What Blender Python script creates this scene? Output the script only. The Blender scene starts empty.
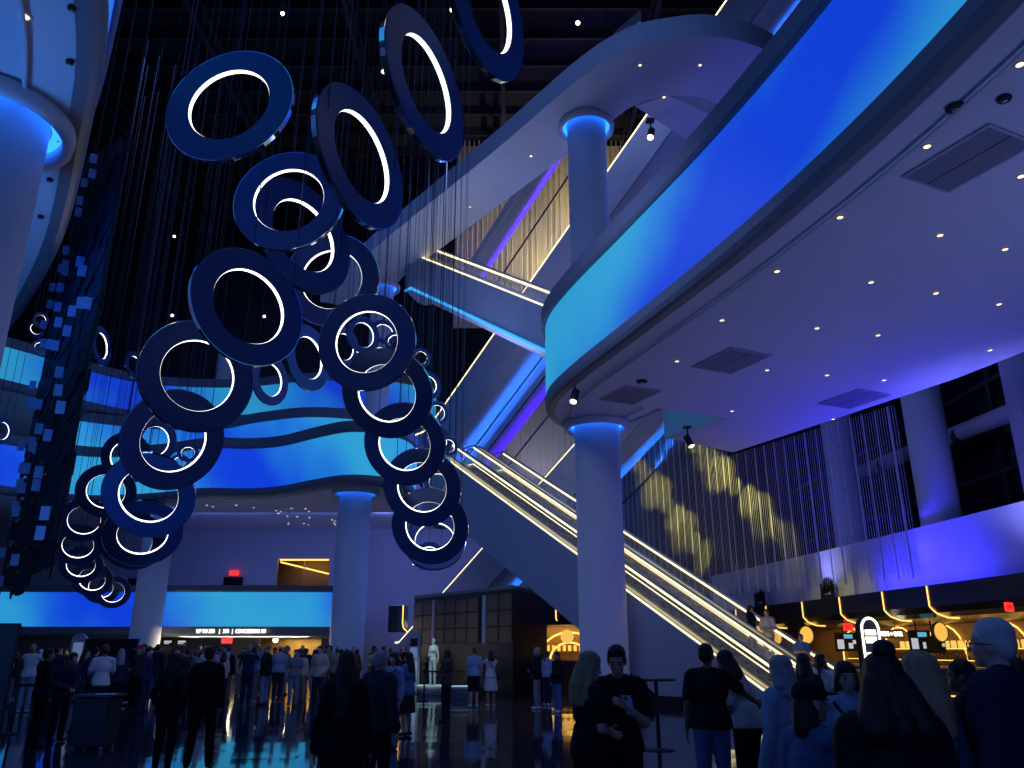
import bpy, bmesh, math, random
from mathutils import Vector, Matrix, Euler

# ------------------------------------------------------------------ camera, world, lights
scene = bpy.context.scene
COL = scene.collection
PITCH = math.radians(18.4)
cam_d = bpy.data.cameras.new('camera')
cam_d.sensor_width = 36.0
cam_d.lens = 800.0 / 1024.0 * 36.0
cam_d.clip_end = 400
cam = bpy.data.objects.new('camera', cam_d)
cam.location = (0, 0, 1.65)
cam.rotation_euler = (math.radians(90) + PITCH, 0, 0)
COL.objects.link(cam)
scene.camera = cam

world = bpy.data.worlds.new('world'); scene.world = world
world.use_nodes = True
world.node_tree.nodes['Background'].inputs[0].default_value = (0.010, 0.018, 0.055, 1)
world.node_tree.nodes['Background'].inputs[1].default_value = 0.35

vs = scene.view_settings
vs.view_transform = 'Standard'; vs.look = 'None'; vs.gamma = 1.0; vs.use_curve_mapping = False
vs.exposure = 0.0
scene.cycles.use_denoising = True
scene.cycles.max_bounces = 6
scene.cycles.diffuse_bounces = 3
scene.cycles.glossy_bounces = 3
scene.cycles.sample_clamp_indirect = 3.0

def lamp(name, typ, loc, energy, color, target=None, size=1.0, size_y=None, spot=60, blend=0.5):
    d = bpy.data.lights.new(name, typ)
    d.energy = energy; d.color = color
    if typ == 'AREA':
        d.shape = 'RECTANGLE'; d.size = size; d.size_y = size_y or size
    elif typ == 'SPOT':
        d.spot_size = math.radians(spot); d.spot_blend = blend; d.shadow_soft_size = size
    else:
        d.shadow_soft_size = size
    o = bpy.data.objects.new(name, d); o.location = loc; COL.objects.link(o)
    if target is not None:
        o.rotation_euler = (Vector(target) - Vector(loc)).to_track_quat('-Z', 'Y').to_euler()
    return o

BLUE = (0.10, 0.24, 1.0); VIOLET = (0.10, 0.03, 1.0); PALE = (0.45, 0.55, 1.0); GOLD = (1.0, 0.78, 0.32)
# unseen blue lamps added under the roof to brighten ring faces and surfaces below
lamp('roof_fill_light', 'AREA', (-4, 12, 29), 850, (0.13, 0.28, 1.0), (-3, 16, 0), 10)
lamp('roof_fill_light', 'AREA', (3, 34, 29), 560, (0.34, 0.44, 1.0), (0, 34, 0), 8)
lamp('roof_fill_light', 'AREA', (-20, 32, 29), 800, (0.14, 0.28, 1.0), (-18, 38, 0), 8)
# added fill lamps out of view, brightening the near soffits from below
lamp('soffit_fill', 'AREA', (11.5, 9.5, 2.4), 165, (0.27, 0.35, 1.0), (9.5, 13, 9.2), 2.5)
lamp('soffit_fill', 'AREA', (-10.5, 7.5, 2.4), 420, (0.06, 0.26, 1.0), (-9.0, 11, 9.2), 2.5)
lamp('soffit_fill', 'AREA', (0.0, -4.0, 3.2), 110, (0.14, 0.26, 1.0), (-1, 14, 10), 5.0, 1.5)
# uplights on the bar canopy; further down, added fill for rear wall and atrium
lamp('canopy_uplight', 'SPOT', (13.6, 28.6, 3.9), 900, (0.03, 0.02, 1.0), (12.4, 25.5, 10), 0.2, spot=120, blend=0.9)
lamp('parapet_wash', 'AREA', (13.45, 28.0, 3.80), 210, (0.02, 0.015, 1.0), (14.35, 28.0, 4.75), 5.5, 0.15)
lamp('parapet_wash', 'AREA', (14.6, 25.5, 5.9), 260, (0.03, 0.015, 1.0), (13.2, 25.2, 9.2), 6.0, 0.4)
lamp('canopy_uplight', 'SPOT', (12.75, 35.6, 3.9), 420, (0.25, 0.25, 1.0), (12.9, 33.5, 8), 0.2, spot=110, blend=0.9)
lamp('canopy_uplight', 'SPOT', (13.0, 21.5, 4.1), 700, (0.25, 0.25, 1.0), (15.0, 22.5, 8), 0.2, spot=110, blend=0.9)
lamp('rear_wall_fill', 'AREA', (-15, 46.0, 9.0), 190, (0.15, 0.25, 1.0), (-15, 51.0, 3.0), 12, 1.0)  # unseen lamp added to brighten the rear wall below the balcony
lamp('rear_wall_fill', 'AREA', (-6, 46.0, 9.0), 170, (0.18, 0.24, 1.0), (-6, 52.0, 4.0), 4, 1.0)  # added likewise for the wall right of the round column
lamp('gallery_uplight', 'AREA', (-2, 34.0, 12.5), 260, (0.40, 0.48, 1.0), (-1, 32, 21.5), 4, 1.0)
lamp('atrium_fill', 'AREA', (-1, 16, 12.5), 230, (0.32, 0.42, 1.0), (4, 30, 3.5), 3.0, 1.0)  # added mid-air fill lifting the escalator wall and tall column
lamp('right_soffit_fill', 'AREA', (9.5, 20.5, 1.6), 75, (0.24, 0.30, 1.0), (8.5, 21, 9.2), 2.0)  # unseen lamp added near the floor to turn the right soffit bluer
lamp('upper_floor_wash', 'AREA', (-21, 50.0, 15.4), 160, (0.30, 0.36, 1.0), (-21, 52, 12.0), 10, 0.6)

# ------------------------------------------------------------------ helpers
R = math.radians
class MB:
    """collects shapes, then links them as ONE mesh object"""
    def __init__(self): self.v = []; self.f = []; self.s = []
    def add(self, verts, faces, smooth=False):
        o = len(self.v); self.v += [tuple(p) for p in verts]
        self.f += [tuple(i + o for i in q) for q in faces]; self.s += [smooth] * len(faces)
        return self
    def box(self, c, size, rz=0.0, rx=0.0):
        m = Matrix.Translation(c) @ Matrix.Rotation(rz, 4, 'Z') @ Matrix.Rotation(rx, 4, 'X')
        x, y, z = [s / 2 for s in size]
        vs_ = [m @ Vector(p) for p in ((-x,-y,-z),(x,-y,-z),(x,y,-z),(-x,y,-z),(-x,-y,z),(x,-y,z),(x,y,z),(-x,y,z))]
        return self.add(vs_, [(0,3,2,1),(4,5,6,7),(0,1,5,4),(1,2,6,5),(2,3,7,6),(3,0,4,7)])
    def bevel_box(self, c, size, b=0.02, rz=0.0):
        x, y, z = [s / 2 for s in size]; m = Matrix.Translation(c) @ Matrix.Rotation(rz, 4, 'Z')
        ring = [(-x+b,-y),(x-b,-y),(x,-y+b),(x,y-b),(x-b,y),(-x+b,y),(-x,y-b),(-x,-y+b)]
        inn = [(max(-x+b,min(x-b,px)), max(-y+b,min(y-b,py))) for px, py in ring]
        vs_ = []
        for zz, rr in ((-z, inn), (-z+b, ring), (z-b, ring), (z, inn)):
            vs_ += [m @ Vector((px, py, zz)) for px, py in rr]
        fs = [tuple(range(7,-1,-1)), tuple(range(24,32))]
        for k in range(3):
            for i in range(8): fs.append((k*8+i, k*8+(i+1)%8, (k+1)*8+(i+1)%8, (k+1)*8+i))
        return self.add(vs_, fs)
    def prism(self, poly, z0, z1):
        n = len(poly)
        a = sum(poly[i][0]*poly[(i+1)%n][1]-poly[(i+1)%n][0]*poly[i][1] for i in range(n))
        if a < 0: poly = poly[::-1]
        vs_ = [(p[0],p[1],z0) for p in poly] + [(p[0],p[1],z1) for p in poly]
        return self.add(vs_, [tuple(range(n-1,-1,-1)), tuple(range(n,2*n))] + [(i,(i+1)%n,n+(i+1)%n,n+i) for i in range(n)])
    def tube(self, pts, r, n=8, smooth=True, caps=True):
        pts = [Vector(p) for p in pts]; rs = r if isinstance(r, (list, tuple)) else [r]*len(pts)
        vs_ = []; up0 = None
        for i, p in enumerate(pts):
            d = (pts[min(i+1,len(pts)-1)] - pts[max(i-1,0)]).normalized()
            if up0 is None: up0 = d.orthogonal().normalized()
            u = (up0 - d*up0.dot(d))
            u = u.normalized() if u.length > 1e-6 else d.orthogonal().normalized()
            up0 = u; w = d.cross(u)
            for k in range(n):
                a = 2*math.pi*k/n; vs_.append(p + (u*math.cos(a)+w*math.sin(a))*rs[i])
        fs = []
        for i in range(len(pts)-1):
            for k in range(n): fs.append((i*n+k, i*n+(k+1)%n, (i+1)*n+(k+1)%n, (i+1)*n+k))
        self.add(vs_, fs, smooth)
        if caps:
            o = len(self.v) - len(vs_)
            self.f += [tuple(range(o+n-1,o-1,-1)), tuple(range(o+(len(pts)-1)*n, o+len(pts)*n))]; self.s += [False]*2
        return self
    def lathe(self, prof, n=32, c=(0,0,0), smooth=True, close=True):
        vs_ = []; m = len(prof)
        for k in range(n):
            a = 2*math.pi*k/n
            for r, z in prof: vs_.append((c[0]+r*math.cos(a), c[1]+r*math.sin(a), c[2]+z))
        fs = []
        for k in range(n):
            k2 = (k+1)%n
            for i in range(m if close else m-1):
                j = (i+1)%m; fs.append((k*m+i, k2*m+i, k2*m+j, k*m+j))
        return self.add(vs_, fs, smooth)
    def ellipsoid(self, c, rad, n=12, m=8, rot=None):
        vs_ = []; rot = rot or Matrix.Identity(3); c = Vector(c)
        for i in range(1, m):
            t = math.pi*i/m
            for k in range(n):
                a = 2*math.pi*k/n
                vs_.append(c + rot @ Vector((rad[0]*math.sin(t)*math.cos(a), rad[1]*math.sin(t)*math.sin(a), rad[2]*math.cos(t))))
        vs_ += [c + rot @ Vector((0,0,rad[2])), c + rot @ Vector((0,0,-rad[2]))]
        fs = []
        for i in range(m-2):
            for k in range(n): fs.append((i*n+k, (i+1)*n+k, (i+1)*n+(k+1)%n, i*n+(k+1)%n))
        T = (m-1)*n; B = T+1
        for k in range(n):
            fs.append((T, k, (k+1)%n)); fs.append((B, (m-2)*n+(k+1)%n, (m-2)*n+k))
        return self.add(vs_, fs, True)
    def sweep(self, path, prof, closed_prof=True, closed_path=False, smooth=False, caps=True):
        """path: plan points (x,y). prof: (offset to the RIGHT of travel, z)"""
        n = len(path); m = len(prof); vs_ = []
        for i, p in enumerate(path):
            a = path[i-1] if (i > 0 or closed_path) else p
            b = path[(i+1)%n] if (i < n-1 or closed_path) else p
            d = Vector((b[0]-a[0], b[1]-a[1])).normalized(); rt = (d[1], -d[0])
            for o, z in prof: vs_.append((p[0]+rt[0]*o, p[1]+rt[1]*o, z))
        fs = []
        for i in range(n if closed_path else n-1):
            i2 = (i+1)%n
            for j in range(m if closed_prof else m-1):
                j2 = (j+1)%m; fs.append((i*m+j, i*m+j2, i2*m+j2, i2*m+j))
        self.add(vs_, fs, smooth)
        if caps and closed_prof and not closed_path:
            o = len(self.v)-len(vs_)
            self.f += [tuple(range(o+m-1,o-1,-1)), tuple(range(o+(n-1)*m, o+n*m))]; self.s += [False]*2
        return self
    def mesh(self, name):
        me = bpy.data.meshes.new(name); me.from_pydata(self.v, [], self.f)
        me.polygons.foreach_set('use_smooth', self.s); me.update()
        bm = bmesh.new(); bm.from_mesh(me)
        if len(bm.faces) < 60000: bmesh.ops.recalc_face_normals(bm, faces=bm.faces)
        bm.to_mesh(me); bm.free()
        return me
    def build(self, name, material, parent=None):
        return obj(name, self.mesh(name), material, parent)

def obj(name, me, material=None, parent=None, loc=None):
    o = bpy.data.objects.new(name, me); COL.objects.link(o)
    if material is not None and me is not None:
        if len(me.materials) == 0: me.materials.append(material)
        elif me.materials[0] != material:
            o.material_slots[0].link = 'OBJECT'; o.material_slots[0].material = material
    if parent is not None:
        o.parent = parent
        if loc is None: o.matrix_parent_inverse = Matrix.Identity(4)
    if loc is not None: o.location = loc
    return o

def tag(o, label=None, cat=None, group=None, kind=None):
    if label: o['label'] = label
    if cat: o['category'] = cat
    if group: o['group'] = group
    if kind: o['kind'] = kind
    return o
def thing(name, label, cat, loc=(0,0,0), rz=0.0, group=None):
    o = bpy.data.objects.new(name, None); o.empty_display_size = 0.2; COL.objects.link(o)
    o.location = loc; o.rotation_euler = (0, 0, rz)
    return tag(o, label, cat, group)
def struct(name, mb, material, label=None):
    o = mb.build(name, material); tag(o, label, None, None, 'structure'); return o
def copy_thing(root, loc=None, rz=None, label=None):
    r = root.copy(); COL.objects.link(r)
    if loc is not None: r.location = loc
    if rz is not None: r.rotation_euler = (0, 0, rz)
    if label: r['label'] = label
    for ch in list(root.children):
        c = ch.copy(); COL.objects.link(c); c.parent = r
        for g in list(ch.children):
            d = g.copy(); COL.objects.link(d); d.parent = c
    return r

def smooth_path(pts, k=6):
    """Catmull-Rom through plan points"""
    out = []; P = [Vector(p) for p in pts]
    P = [P[0]*2-P[1]] + P + [P[-1]*2-P[-2]]
    for i in range(1, len(P)-2):
        for j in range(k):
            t = j/k; a, b, c, d = P[i-1], P[i], P[i+1], P[i+2]
            out.append(tuple(0.5*((2*b)+(c-a)*t+(2*a-5*b+4*c-d)*t*t+(3*b-a-3*c+d)*t**3)))
    out.append(tuple(P[-2])); return out

# ------------------------------------------------------------------ materials
def mat(name, color, rough=0.6, metal=0.0, emit=None, strength=0.0, vary=0.12, scale=3.0, spec=0.5, bump=0.0, alpha=None, trans=0.0):
    m = bpy.data.materials.new(name); m.use_nodes = True
    nt = m.node_tree; b = nt.nodes['Principled BSDF']
    b.inputs['Roughness'].default_value = rough; b.inputs['Metallic'].default_value = metal
    b.inputs['Specular IOR Level'].default_value = spec
    c = (color[0], color[1], color[2], 1)
    tc = nt.nodes.new('ShaderNodeTexCoord'); nz = nt.nodes.new('ShaderNodeTexNoise')
    nz.inputs['Scale'].default_value = scale; nz.inputs['Detail'].default_value = 3
    nt.links.new(tc.outputs['Object'], nz.inputs['Vector'])
    mx = nt.nodes.new('ShaderNodeMix'); mx.data_type = 'RGBA'
    mx.inputs['A'].default_value = tuple(x*(1-vary) for x in color[:3])+(1,)
    mx.inputs['B'].default_value = tuple(min(1,x*(1+vary)) for x in color[:3])+(1,)
    nt.links.new(nz.outputs['Fac'], mx.inputs['Factor']); nt.links.new(mx.outputs['Result'], b.inputs['Base Color'])
    if bump:
        bp = nt.nodes.new('ShaderNodeBump'); bp.inputs['Strength'].default_value = bump; bp.inputs['Distance'].default_value = 0.01
        nt.links.new(nz.outputs['Fac'], bp.inputs['Height']); nt.links.new(bp.outputs['Normal'], b.inputs['Normal'])
    if emit:
        b.inputs['Emission Color'].default_value = (emit[0], emit[1], emit[2], 1)
        b.inputs['Emission Strength'].default_value = strength
    if trans: b.inputs['Transmission Weight'].default_value = trans
    if alpha is not None: b.inputs['Alpha'].default_value = alpha
    return m

def led_mat(name, freq=(0.05,0.45,0.5), phase=0.0, strength=1.0, bias=0.5, c0=(0.004,0.055,0.80), c1=(0.030,0.40,0.75)):
    """backlit colour-changing LED skin: blue to cyan clouds drifting along it"""
    m = bpy.data.materials.new(name); m.use_nodes = True; nt = m.node_tree; b = nt.nodes['Principled BSDF']
    b.inputs['Base Color'].default_value = (0.05,0.06,0.08,1); b.inputs['Roughness'].default_value = 0.5
    g = nt.nodes.new('ShaderNodeNewGeometry')
    dot = nt.nodes.new('ShaderNodeVectorMath'); dot.operation = 'DOT_PRODUCT'; dot.inputs[1].default_value = freq
    nt.links.new(g.outputs['Position'], dot.inputs[0])
    nz = nt.nodes.new('ShaderNodeTexNoise'); nz.inputs['Scale'].default_value = 0.22; nz.inputs['Detail'].default_value = 2
    nt.links.new(g.outputs['Position'], nz.inputs['Vector'])
    a = nt.nodes.new('ShaderNodeMath'); a.operation = 'MULTIPLY_ADD'; a.inputs[1].default_value = 3.0; 
    nt.links.new(nz.outputs['Fac'], a.inputs[0]); nt.links.new(dot.outputs['Value'], a.inputs[2])
    a2 = nt.nodes.new('ShaderNodeMath'); a2.operation = 'ADD'; a2.inputs[1].default_value = phase; nt.links.new(a.outputs[0], a2.inputs[0])
    s = nt.nodes.new('ShaderNodeMath'); s.operation = 'SINE'; nt.links.new(a2.outputs[0], s.inputs[0])
    ma = nt.nodes.new('ShaderNodeMath'); ma.operation = 'MULTIPLY_ADD'; ma.inputs[1].default_value = 0.55; ma.inputs[2].default_value = bias; ma.use_clamp = True
    nt.links.new(s.outputs[0], ma.inputs[0])
    mx = nt.nodes.new('ShaderNodeMix'); mx.data_type = 'RGBA'
    mx.inputs['A'].default_value = c0+(1,); mx.inputs['B'].default_value = c1+(1,)
    nt.links.new(ma.outputs[0], mx.inputs['Factor']); nt.links.new(mx.outputs['Result'], b.inputs['Emission Color'])
    b.inputs['Emission Strength'].default_value = strength
    return m

def floor_mat():
    m = bpy.data.materials.new('polished_dark_floor'); m.use_nodes = True; nt = m.node_tree; b = nt.nodes['Principled BSDF']
    b.inputs['Base Color'].default_value = (0.020,0.026,0.040,1); b.inputs['Roughness'].default_value = 0.06
    b.inputs['Specular IOR Level'].default_value = 0.9
    g = nt.nodes.new('ShaderNodeNewGeometry')
    sc = nt.nodes.new('ShaderNodeVectorMath'); sc.operation = 'MULTIPLY'; sc.inputs[1].default_value = (0.85,0.85,0)
    nt.links.new(g.outputs['Position'], sc.inputs[0])
    fl = nt.nodes.new('ShaderNodeVectorMath'); fl.operation = 'FLOOR'; nt.links.new(sc.outputs[0], fl.inputs[0])
    wn = nt.nodes.new('ShaderNodeTexWhiteNoise'); wn.noise_dimensions = '2D'; nt.links.new(fl.outputs[0], wn.inputs['Vector'])
    sb = nt.nodes.new('ShaderNodeVectorMath'); sb.operation = 'SUBTRACT'; sb.inputs[1].default_value = (0.5,0.5,0.5); nt.links.new(wn.outputs['Color'], sb.inputs[0])
    ml = nt.nodes.new('ShaderNodeVectorMath'); ml.operation = 'MULTIPLY'; ml.inputs[1].default_value = (0.016,0.016,0); nt.links.new(sb.outputs[0], ml.inputs[0])
    nz = nt.nodes.new('ShaderNodeTexNoise'); nz.inputs['Scale'].default_value = 1.4; nt.links.new(g.outputs['Position'], nz.inputs['Vector'])
    s2 = nt.nodes.new('ShaderNodeVectorMath'); s2.operation = 'SUBTRACT'; s2.inputs[1].default_value = (0.5,0.5,0.5); nt.links.new(nz.outputs['Color'], s2.inputs[0])
    m2 = nt.nodes.new('ShaderNodeVectorMath'); m2.operation = 'MULTIPLY_ADD'; m2.inputs[1].default_value = (0.012,0.012,0)
    nt.links.new(s2.outputs[0], m2.inputs[0]); nt.links.new(ml.outputs[0], m2.inputs[2])
    ad = nt.nodes.new('ShaderNodeVectorMath'); ad.operation = 'ADD'; nt.links.new(g.outputs['Normal'], ad.inputs[0]); nt.links.new(m2.outputs[0], ad.inputs[1])
    nm = nt.nodes.new('ShaderNodeVectorMath'); nm.operation = 'NORMALIZE'; nt.links.new(ad.outputs[0], nm.inputs[0])
    nt.links.new(nm.outputs[0], b.inputs['Normal'])
    return m

M = {}
M['floor'] = floor_mat()
M['plaster'] = mat('white_plaster', (0.62,0.63,0.66), 0.75, vary=0.05, scale=0.8)
M['column'] = mat('column_plaster', (0.60,0.61,0.64), 0.55, vary=0.06, scale=1.5)
M['wall'] = mat('painted_wall', (0.40,0.41,0.46), 0.8, vary=0.08, scale=0.6)
M['clad'] = mat('escalator_cladding', (0.42,0.47,0.56), 0.45, vary=0.07, scale=0.7)
M['lip'] = mat('dark_edge_trim', (0.16,0.18,0.22), 0.5, vary=0.08)
M['black'] = mat('matt_black', (0.008,0.009,0.012), 0.7)
M['roof'] = mat('black_roof_deck', (0.006,0.007,0.010), 0.85)
M['steel_dark'] = mat('dark_painted_steel', (0.020,0.024,0.034), 0.6)
M['steel'] = mat('brushed_steel', (0.45,0.46,0.48), 0.3, 0.9)
M['chrome'] = mat('mirror_chrome', (0.75,0.78,0.82), 0.06, 1.0)
M['navy'] = mat('navy_ring_face', (0.035,0.075,0.23), 0.5, vary=0.05)
M['ring_led'] = mat('ring_led', (0.8,0.8,0.8), 0.5, emit=(1.0,0.97,0.88), strength=2.6)
M['amber_led'] = mat('amber_led', (0.3,0.2,0.1), 0.5, emit=(1.0,0.56,0.12), strength=1.9)
M['warm_led'] = mat('warm_led', (0.6,0.6,0.5), 0.5, emit=(1.0,0.82,0.40), strength=2.2)
M['warm_white'] = mat('warm_white_lamp', (0.8,0.8,0.7), 0.5, emit=(1.0,0.86,0.60), strength=6.0)
M['white_sign'] = mat('lit_sign_white', (0.8,0.8,0.7), 0.5, emit=(1.0,0.95,0.78), strength=3.0)
M['down_led'] = mat('downlight_lens', (0.8,0.7,0.5), 0.5, emit=(1.0,0.70,0.36), strength=2.4)
M['blue_led'] = mat('blue_led', (0.1,0.2,0.5), 0.5, emit=(0.015,0.16,1.0), strength=3.5)
M['cyan_led'] = mat('cyan_led', (0.1,0.3,0.5), 0.5, emit=(0.03,0.42,1.0), strength=1.1)
M['violet_led'] = mat('violet_led', (0.1,0.05,0.5), 0.5, emit=(0.07,0.01,1.0), strength=3.0)
M['red_led'] = mat('exit_red', (0.3,0.02,0.02), 0.5, emit=(1.0,0.03,0.03), strength=1.4)
M['glass_dark'] = mat('dark_window_glass', (0.008,0.010,0.016), 0.12, spec=0.6)
M['glass'] = mat('balustrade_glass', (0.75,0.80,0.85), 0.05, alpha=0.16, spec=0.5)
M['strand'] = mat('metal_strand', (0.55,0.55,0.55), 0.4, 0.1)
M['wood'] = mat('bar_wood', (0.12,0.065,0.03), 0.5, vary=0.3, scale=6)
M['gold'] = mat('bar_gold_panel', (0.26,0.15,0.05), 0.45, 0.3, vary=0.35)
M['canopy'] = mat('bar_canopy_lacquer', (0.010,0.013,0.022), 0.22)
M['stone'] = mat('bar_counter_top', (0.50,0.44,0.34), 0.3, vary=0.2, scale=8)
# ------------------------------------------------------------------ sight lines: where the view through (px, py) meets a height or a distance
SP, CP = math.sin(PITCH), math.cos(PITCH)
def sight(px, py, z=None, y=None):
    u = (px-512)/800.0; v = (384-py)/800.0
    d = Vector((u, CP - v*SP, SP + v*CP))
    t = (z-1.65)/d.z if z is not None else y/d.y
    return Vector((0,0,1.65)) + d*t

# ------------------------------------------------------------------ the setting
ROOF = 33.0
struct('floor', MB().box((-8, 26, -0.15), (72, 72, 0.3)), M['floor'])
struct('ceiling', MB().box((-8, 26, ROOF+0.2), (72, 72, 0.4)), M['roof'])
struct('wall_back', MB().box((-8, 57.2, 16.4), (72, 0.4, 33)), M['steel_dark'])
struct('wall_left', MB().box((-43.8, 26, 16.4), (0.4, 72, 33)), M['steel_dark'])
# lower rear wall under the far balcony, with two lit doorways and a clerestory opening
def wall_with_holes(name, x0, x1, z0, z1, y, holes, th, m):
    mb = MB(); xs = sorted({x0, x1, *[h[0] for h in holes], *[h[1] for h in holes]}); zs = sorted({z0, z1, *[h[2] for h in holes], *[h[3] for h in holes]})
    for i in range(len(xs)-1):
        for j in range(len(zs)-1):
            cx, cz = (xs[i]+xs[i+1])/2, (zs[j]+zs[j+1])/2
            if any(h[0] < cx < h[1] and h[2] < cz < h[3] for h in holes): continue
            mb.box((cx, y, cz), (xs[i+1]-xs[i], th, zs[j+1]-zs[j]))
    return struct(name, mb, m)
wall_with_holes('wall_rear_lower', -42, 1.0, 0, 9.2, 53.0, [(-15.9,-12.0,0,2.35), (-34.0,-31.6,0,2.2), (-15.2,-11.8,5.6,7.3)], 0.3, M['wall'])
struct('wall_niche', MB().box((-20, 55.6, 4.6), (44, 0.2, 9.2)), M['gold'])
struct('wall_curtain_back', MB().box((1.6, 53.6, 15.3), (11.2, 0.2, 6.0)), M['wall'])
M['curtain_back'] = mat('gold_curtain_backing', (0.34,0.31,0.25), 0.8)
struct('wall_curtain_upper', MB().box((3.0, 44.2, 26.2), (13.0, 0.2, 12.6)), M['curtain_back'])
lamp('doorway_lamp', 'AREA', (-13.9, 54.4, 2.3), 120, GOLD, (-13.9, 54.6, 0), 2.5, 0.6)
lamp('doorway_lamp', 'AREA', (-32.2, 54.4, 2.3), 10, GOLD, (-32.2, 54.6, 0), 2.5, 0.6)
lamp('clerestory_lamp', 'AREA', (-13.5, 54.3, 7.2), 9, (1.0,0.66,0.2), (-13.5, 55.4, 6.0), 2.5, 0.3)

lamp('crowd_fill', 'AREA', (-14.6, 45.8, 2.2), 850, (1.0,0.80,0.45), (-14.6, 33.0, 0.9), 7, 0.3)  # added warm fill on the crowd, standing in for light from the doorways
t = thing('clerestory_light', 'amber light lines inside the small opening above the mezzanine', 'light strip', (-13.5,53.0,5.6))
MB().tube([(-1.6,0,1.62),(1.6,0,1.62)], 0.05, 6).build('upper_line', M['amber_led'], t)
MB().tube([(-1.6,0.2,1.5),(1.6,0.2,0.75)], 0.05, 6).build('slanted_line', M['amber_led'], t)
MB().tube([(0,0.1,0),(0,0.1,1.6)], 0.03, 6).build('post', M['steel'], t)
# ceiling steel: roof joists and girders
jm = None
for i in range(26):
    y = 3 + i*2.1
    o = struct('ceiling_joist', MB().box((-8, y, ROOF-0.35), (71, 0.14, 0.5)), M['steel_dark'])
for i in range(9):
    x = -38 + i*7.5
    mb = MB(); 
    mb.box((x, 26, ROOF-0.9), (0.22, 70, 0.14)); mb.box((x, 26, ROOF-2.1), (0.22, 70, 0.14))
    for k in range(34):
        y0 = -7 + k*2.0
        mb.tube([(x, y0, ROOF-2.1), (x, y0+1, ROOF-0.9), (x, y0+2, ROOF-2.1)], 0.06, 5, False)
    struct('ceiling_truss', mb, M['steel_dark'])
# ------------------------------------------------------------------ balconies
def offset_path(path, d):
    out = []
    for i, p in enumerate(path):
        a = path[max(i-1,0)]; b = path[min(i+1,len(path)-1)]
        t = Vector((b[0]-a[0], b[1]-a[1])).normalized(); out.append((p[0]+t[1]*d, p[1]-t[0]*d))
    return out

def balcony(name, label, edge, back, zs, led_z, led, soffit_mat=None, group=None, rail_h=0.55, track=0.9):
    """edge: open side, travelling so that the slab lies on the right; back: remaining plan points"""
    t = thing(name, label, 'balcony', (edge[0][0], edge[0][1], 0))
    inv = Matrix.Translation((-edge[0][0], -edge[0][1], 0))
    def bld(n, mb, m, parent=t):
        mb.v = [tuple(Vector(p) + Vector((-edge[0][0], -edge[0][1], 0))) for p in mb.v]
        return mb.build(n, m, parent)
    inner = offset_path(edge, 0.30)
    z0, z1 = led_z
    poly = inner + list(back)
    bld('slab', MB().prism(poly, zs, z0+0.9), soffit_mat or M['plaster'])
    prof = [(0.32, zs-0.02), (0.14, zs), (0.05, zs+0.05), (0.0, zs+0.16), (0.0, z0), (0.32, z0)]
    bld('lower_edge', MB().sweep(edge, prof, smooth=False), M['lip'])
    bld('led_fascia', MB().sweep(edge, [(0.03, z0+0.004), (0.03, z1-0.004), (0.26, z1-0.004), (0.26, z0+0.004)]), led)
    bld('parapet_core', MB().sweep(edge, [(0.27, z0), (0.27, z1+rail_h-0.1), (0.34, z1+rail_h-0.1), (0.34, z0)]), M['plaster'])
    bld('top_rail', MB().sweep(edge, [(-0.04, z1), (-0.10, z1+0.08), (-0.10, z1+rail_h), (0.34, z1+rail_h), (0.34, z1)]), M['lip'])
    if track:
        tp = [(p[0], p[1], zs-0.07) for p in offset_path(edge, track)]
        bld('light_track', MB().tube(tp, 0.035, 6), M['plaster'])
    return t

# right balcony (second level), nose around the tall round column
redge = smooth_path([(6.6,0.5),(6.3,4.5),(5.92,8.0),(5.35,11.0),(4.35,14.6),(3.0,18.6),(1.75,22.2),(1.15,24.6),(1.25,26.6),(2.1,28.2),(3.3,28.4),(4.3,27.0),(5.1,25.4)], 6)
rback = [(7.4,26.4),(5.7,29.0),(8.9,31.4),(10.8,27.2),(13.0,22.2),(13.8,19.5),(14.3,14.0),(14.6,7.0),(14.7,0.5)]
M['led_right'] = led_mat('led_fascia_right', (0.05,0.285,0.75), 3.81, 0.80, 0.46)
balcony('right_balcony', 'big right-hand balcony with cyan to blue glowing fascia curling to a nose', redge, rback, 9.2, (9.62,12.1), M['led_right'])
# near left balcony
ledge_ = smooth_path([(-29.5,34.0),(-24.0,28.6),(-18.4,24.0),(-13.5,19.6),(-9.4,14.8),(-6.7,10.8),(-5.1,8.0),(-4.2,5.0),(-3.9,0.5)], 6)
M['led_left'] = led_mat('led_fascia_left', (0.3,0.3,0.6), 1.0, 0.95, 0.6)
balcony('near_balcony', 'pale blue balcony underside filling the upper left corner', ledge_, [(-16,0.5),(-26,10),(-38,24),(-38,34)], 9.2, (9.62,12.1), M['led_left'])
# far balcony of the second level
M['led_far2'] = led_mat('led_fascia_far_second', (0.48,0.1,0.35), 2.13, 0.85, 0.5)
fedge = smooth_path([(-5.0,41.5),(-5.3,39.4),(-6.3,38.0),(-7.9,37.6),(-9.7,38.7),(-11.9,40.4),(-13.8,41.0),(-16.0,40.9),(-19.5,42.4),(-23.2,42.8),(-26.0,40.2),(-28.3,38.2),(-29.3,35.0)], 6)
balcony('far_balcony', 'far second-level balcony with wavy blue and cyan fascia behind the ring lamps', fedge[::1], [(-40,35),(-40,56),(-5.0,56)], 9.2, (9.6,11.7), M['led_far2'], track=0.5)
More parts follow.
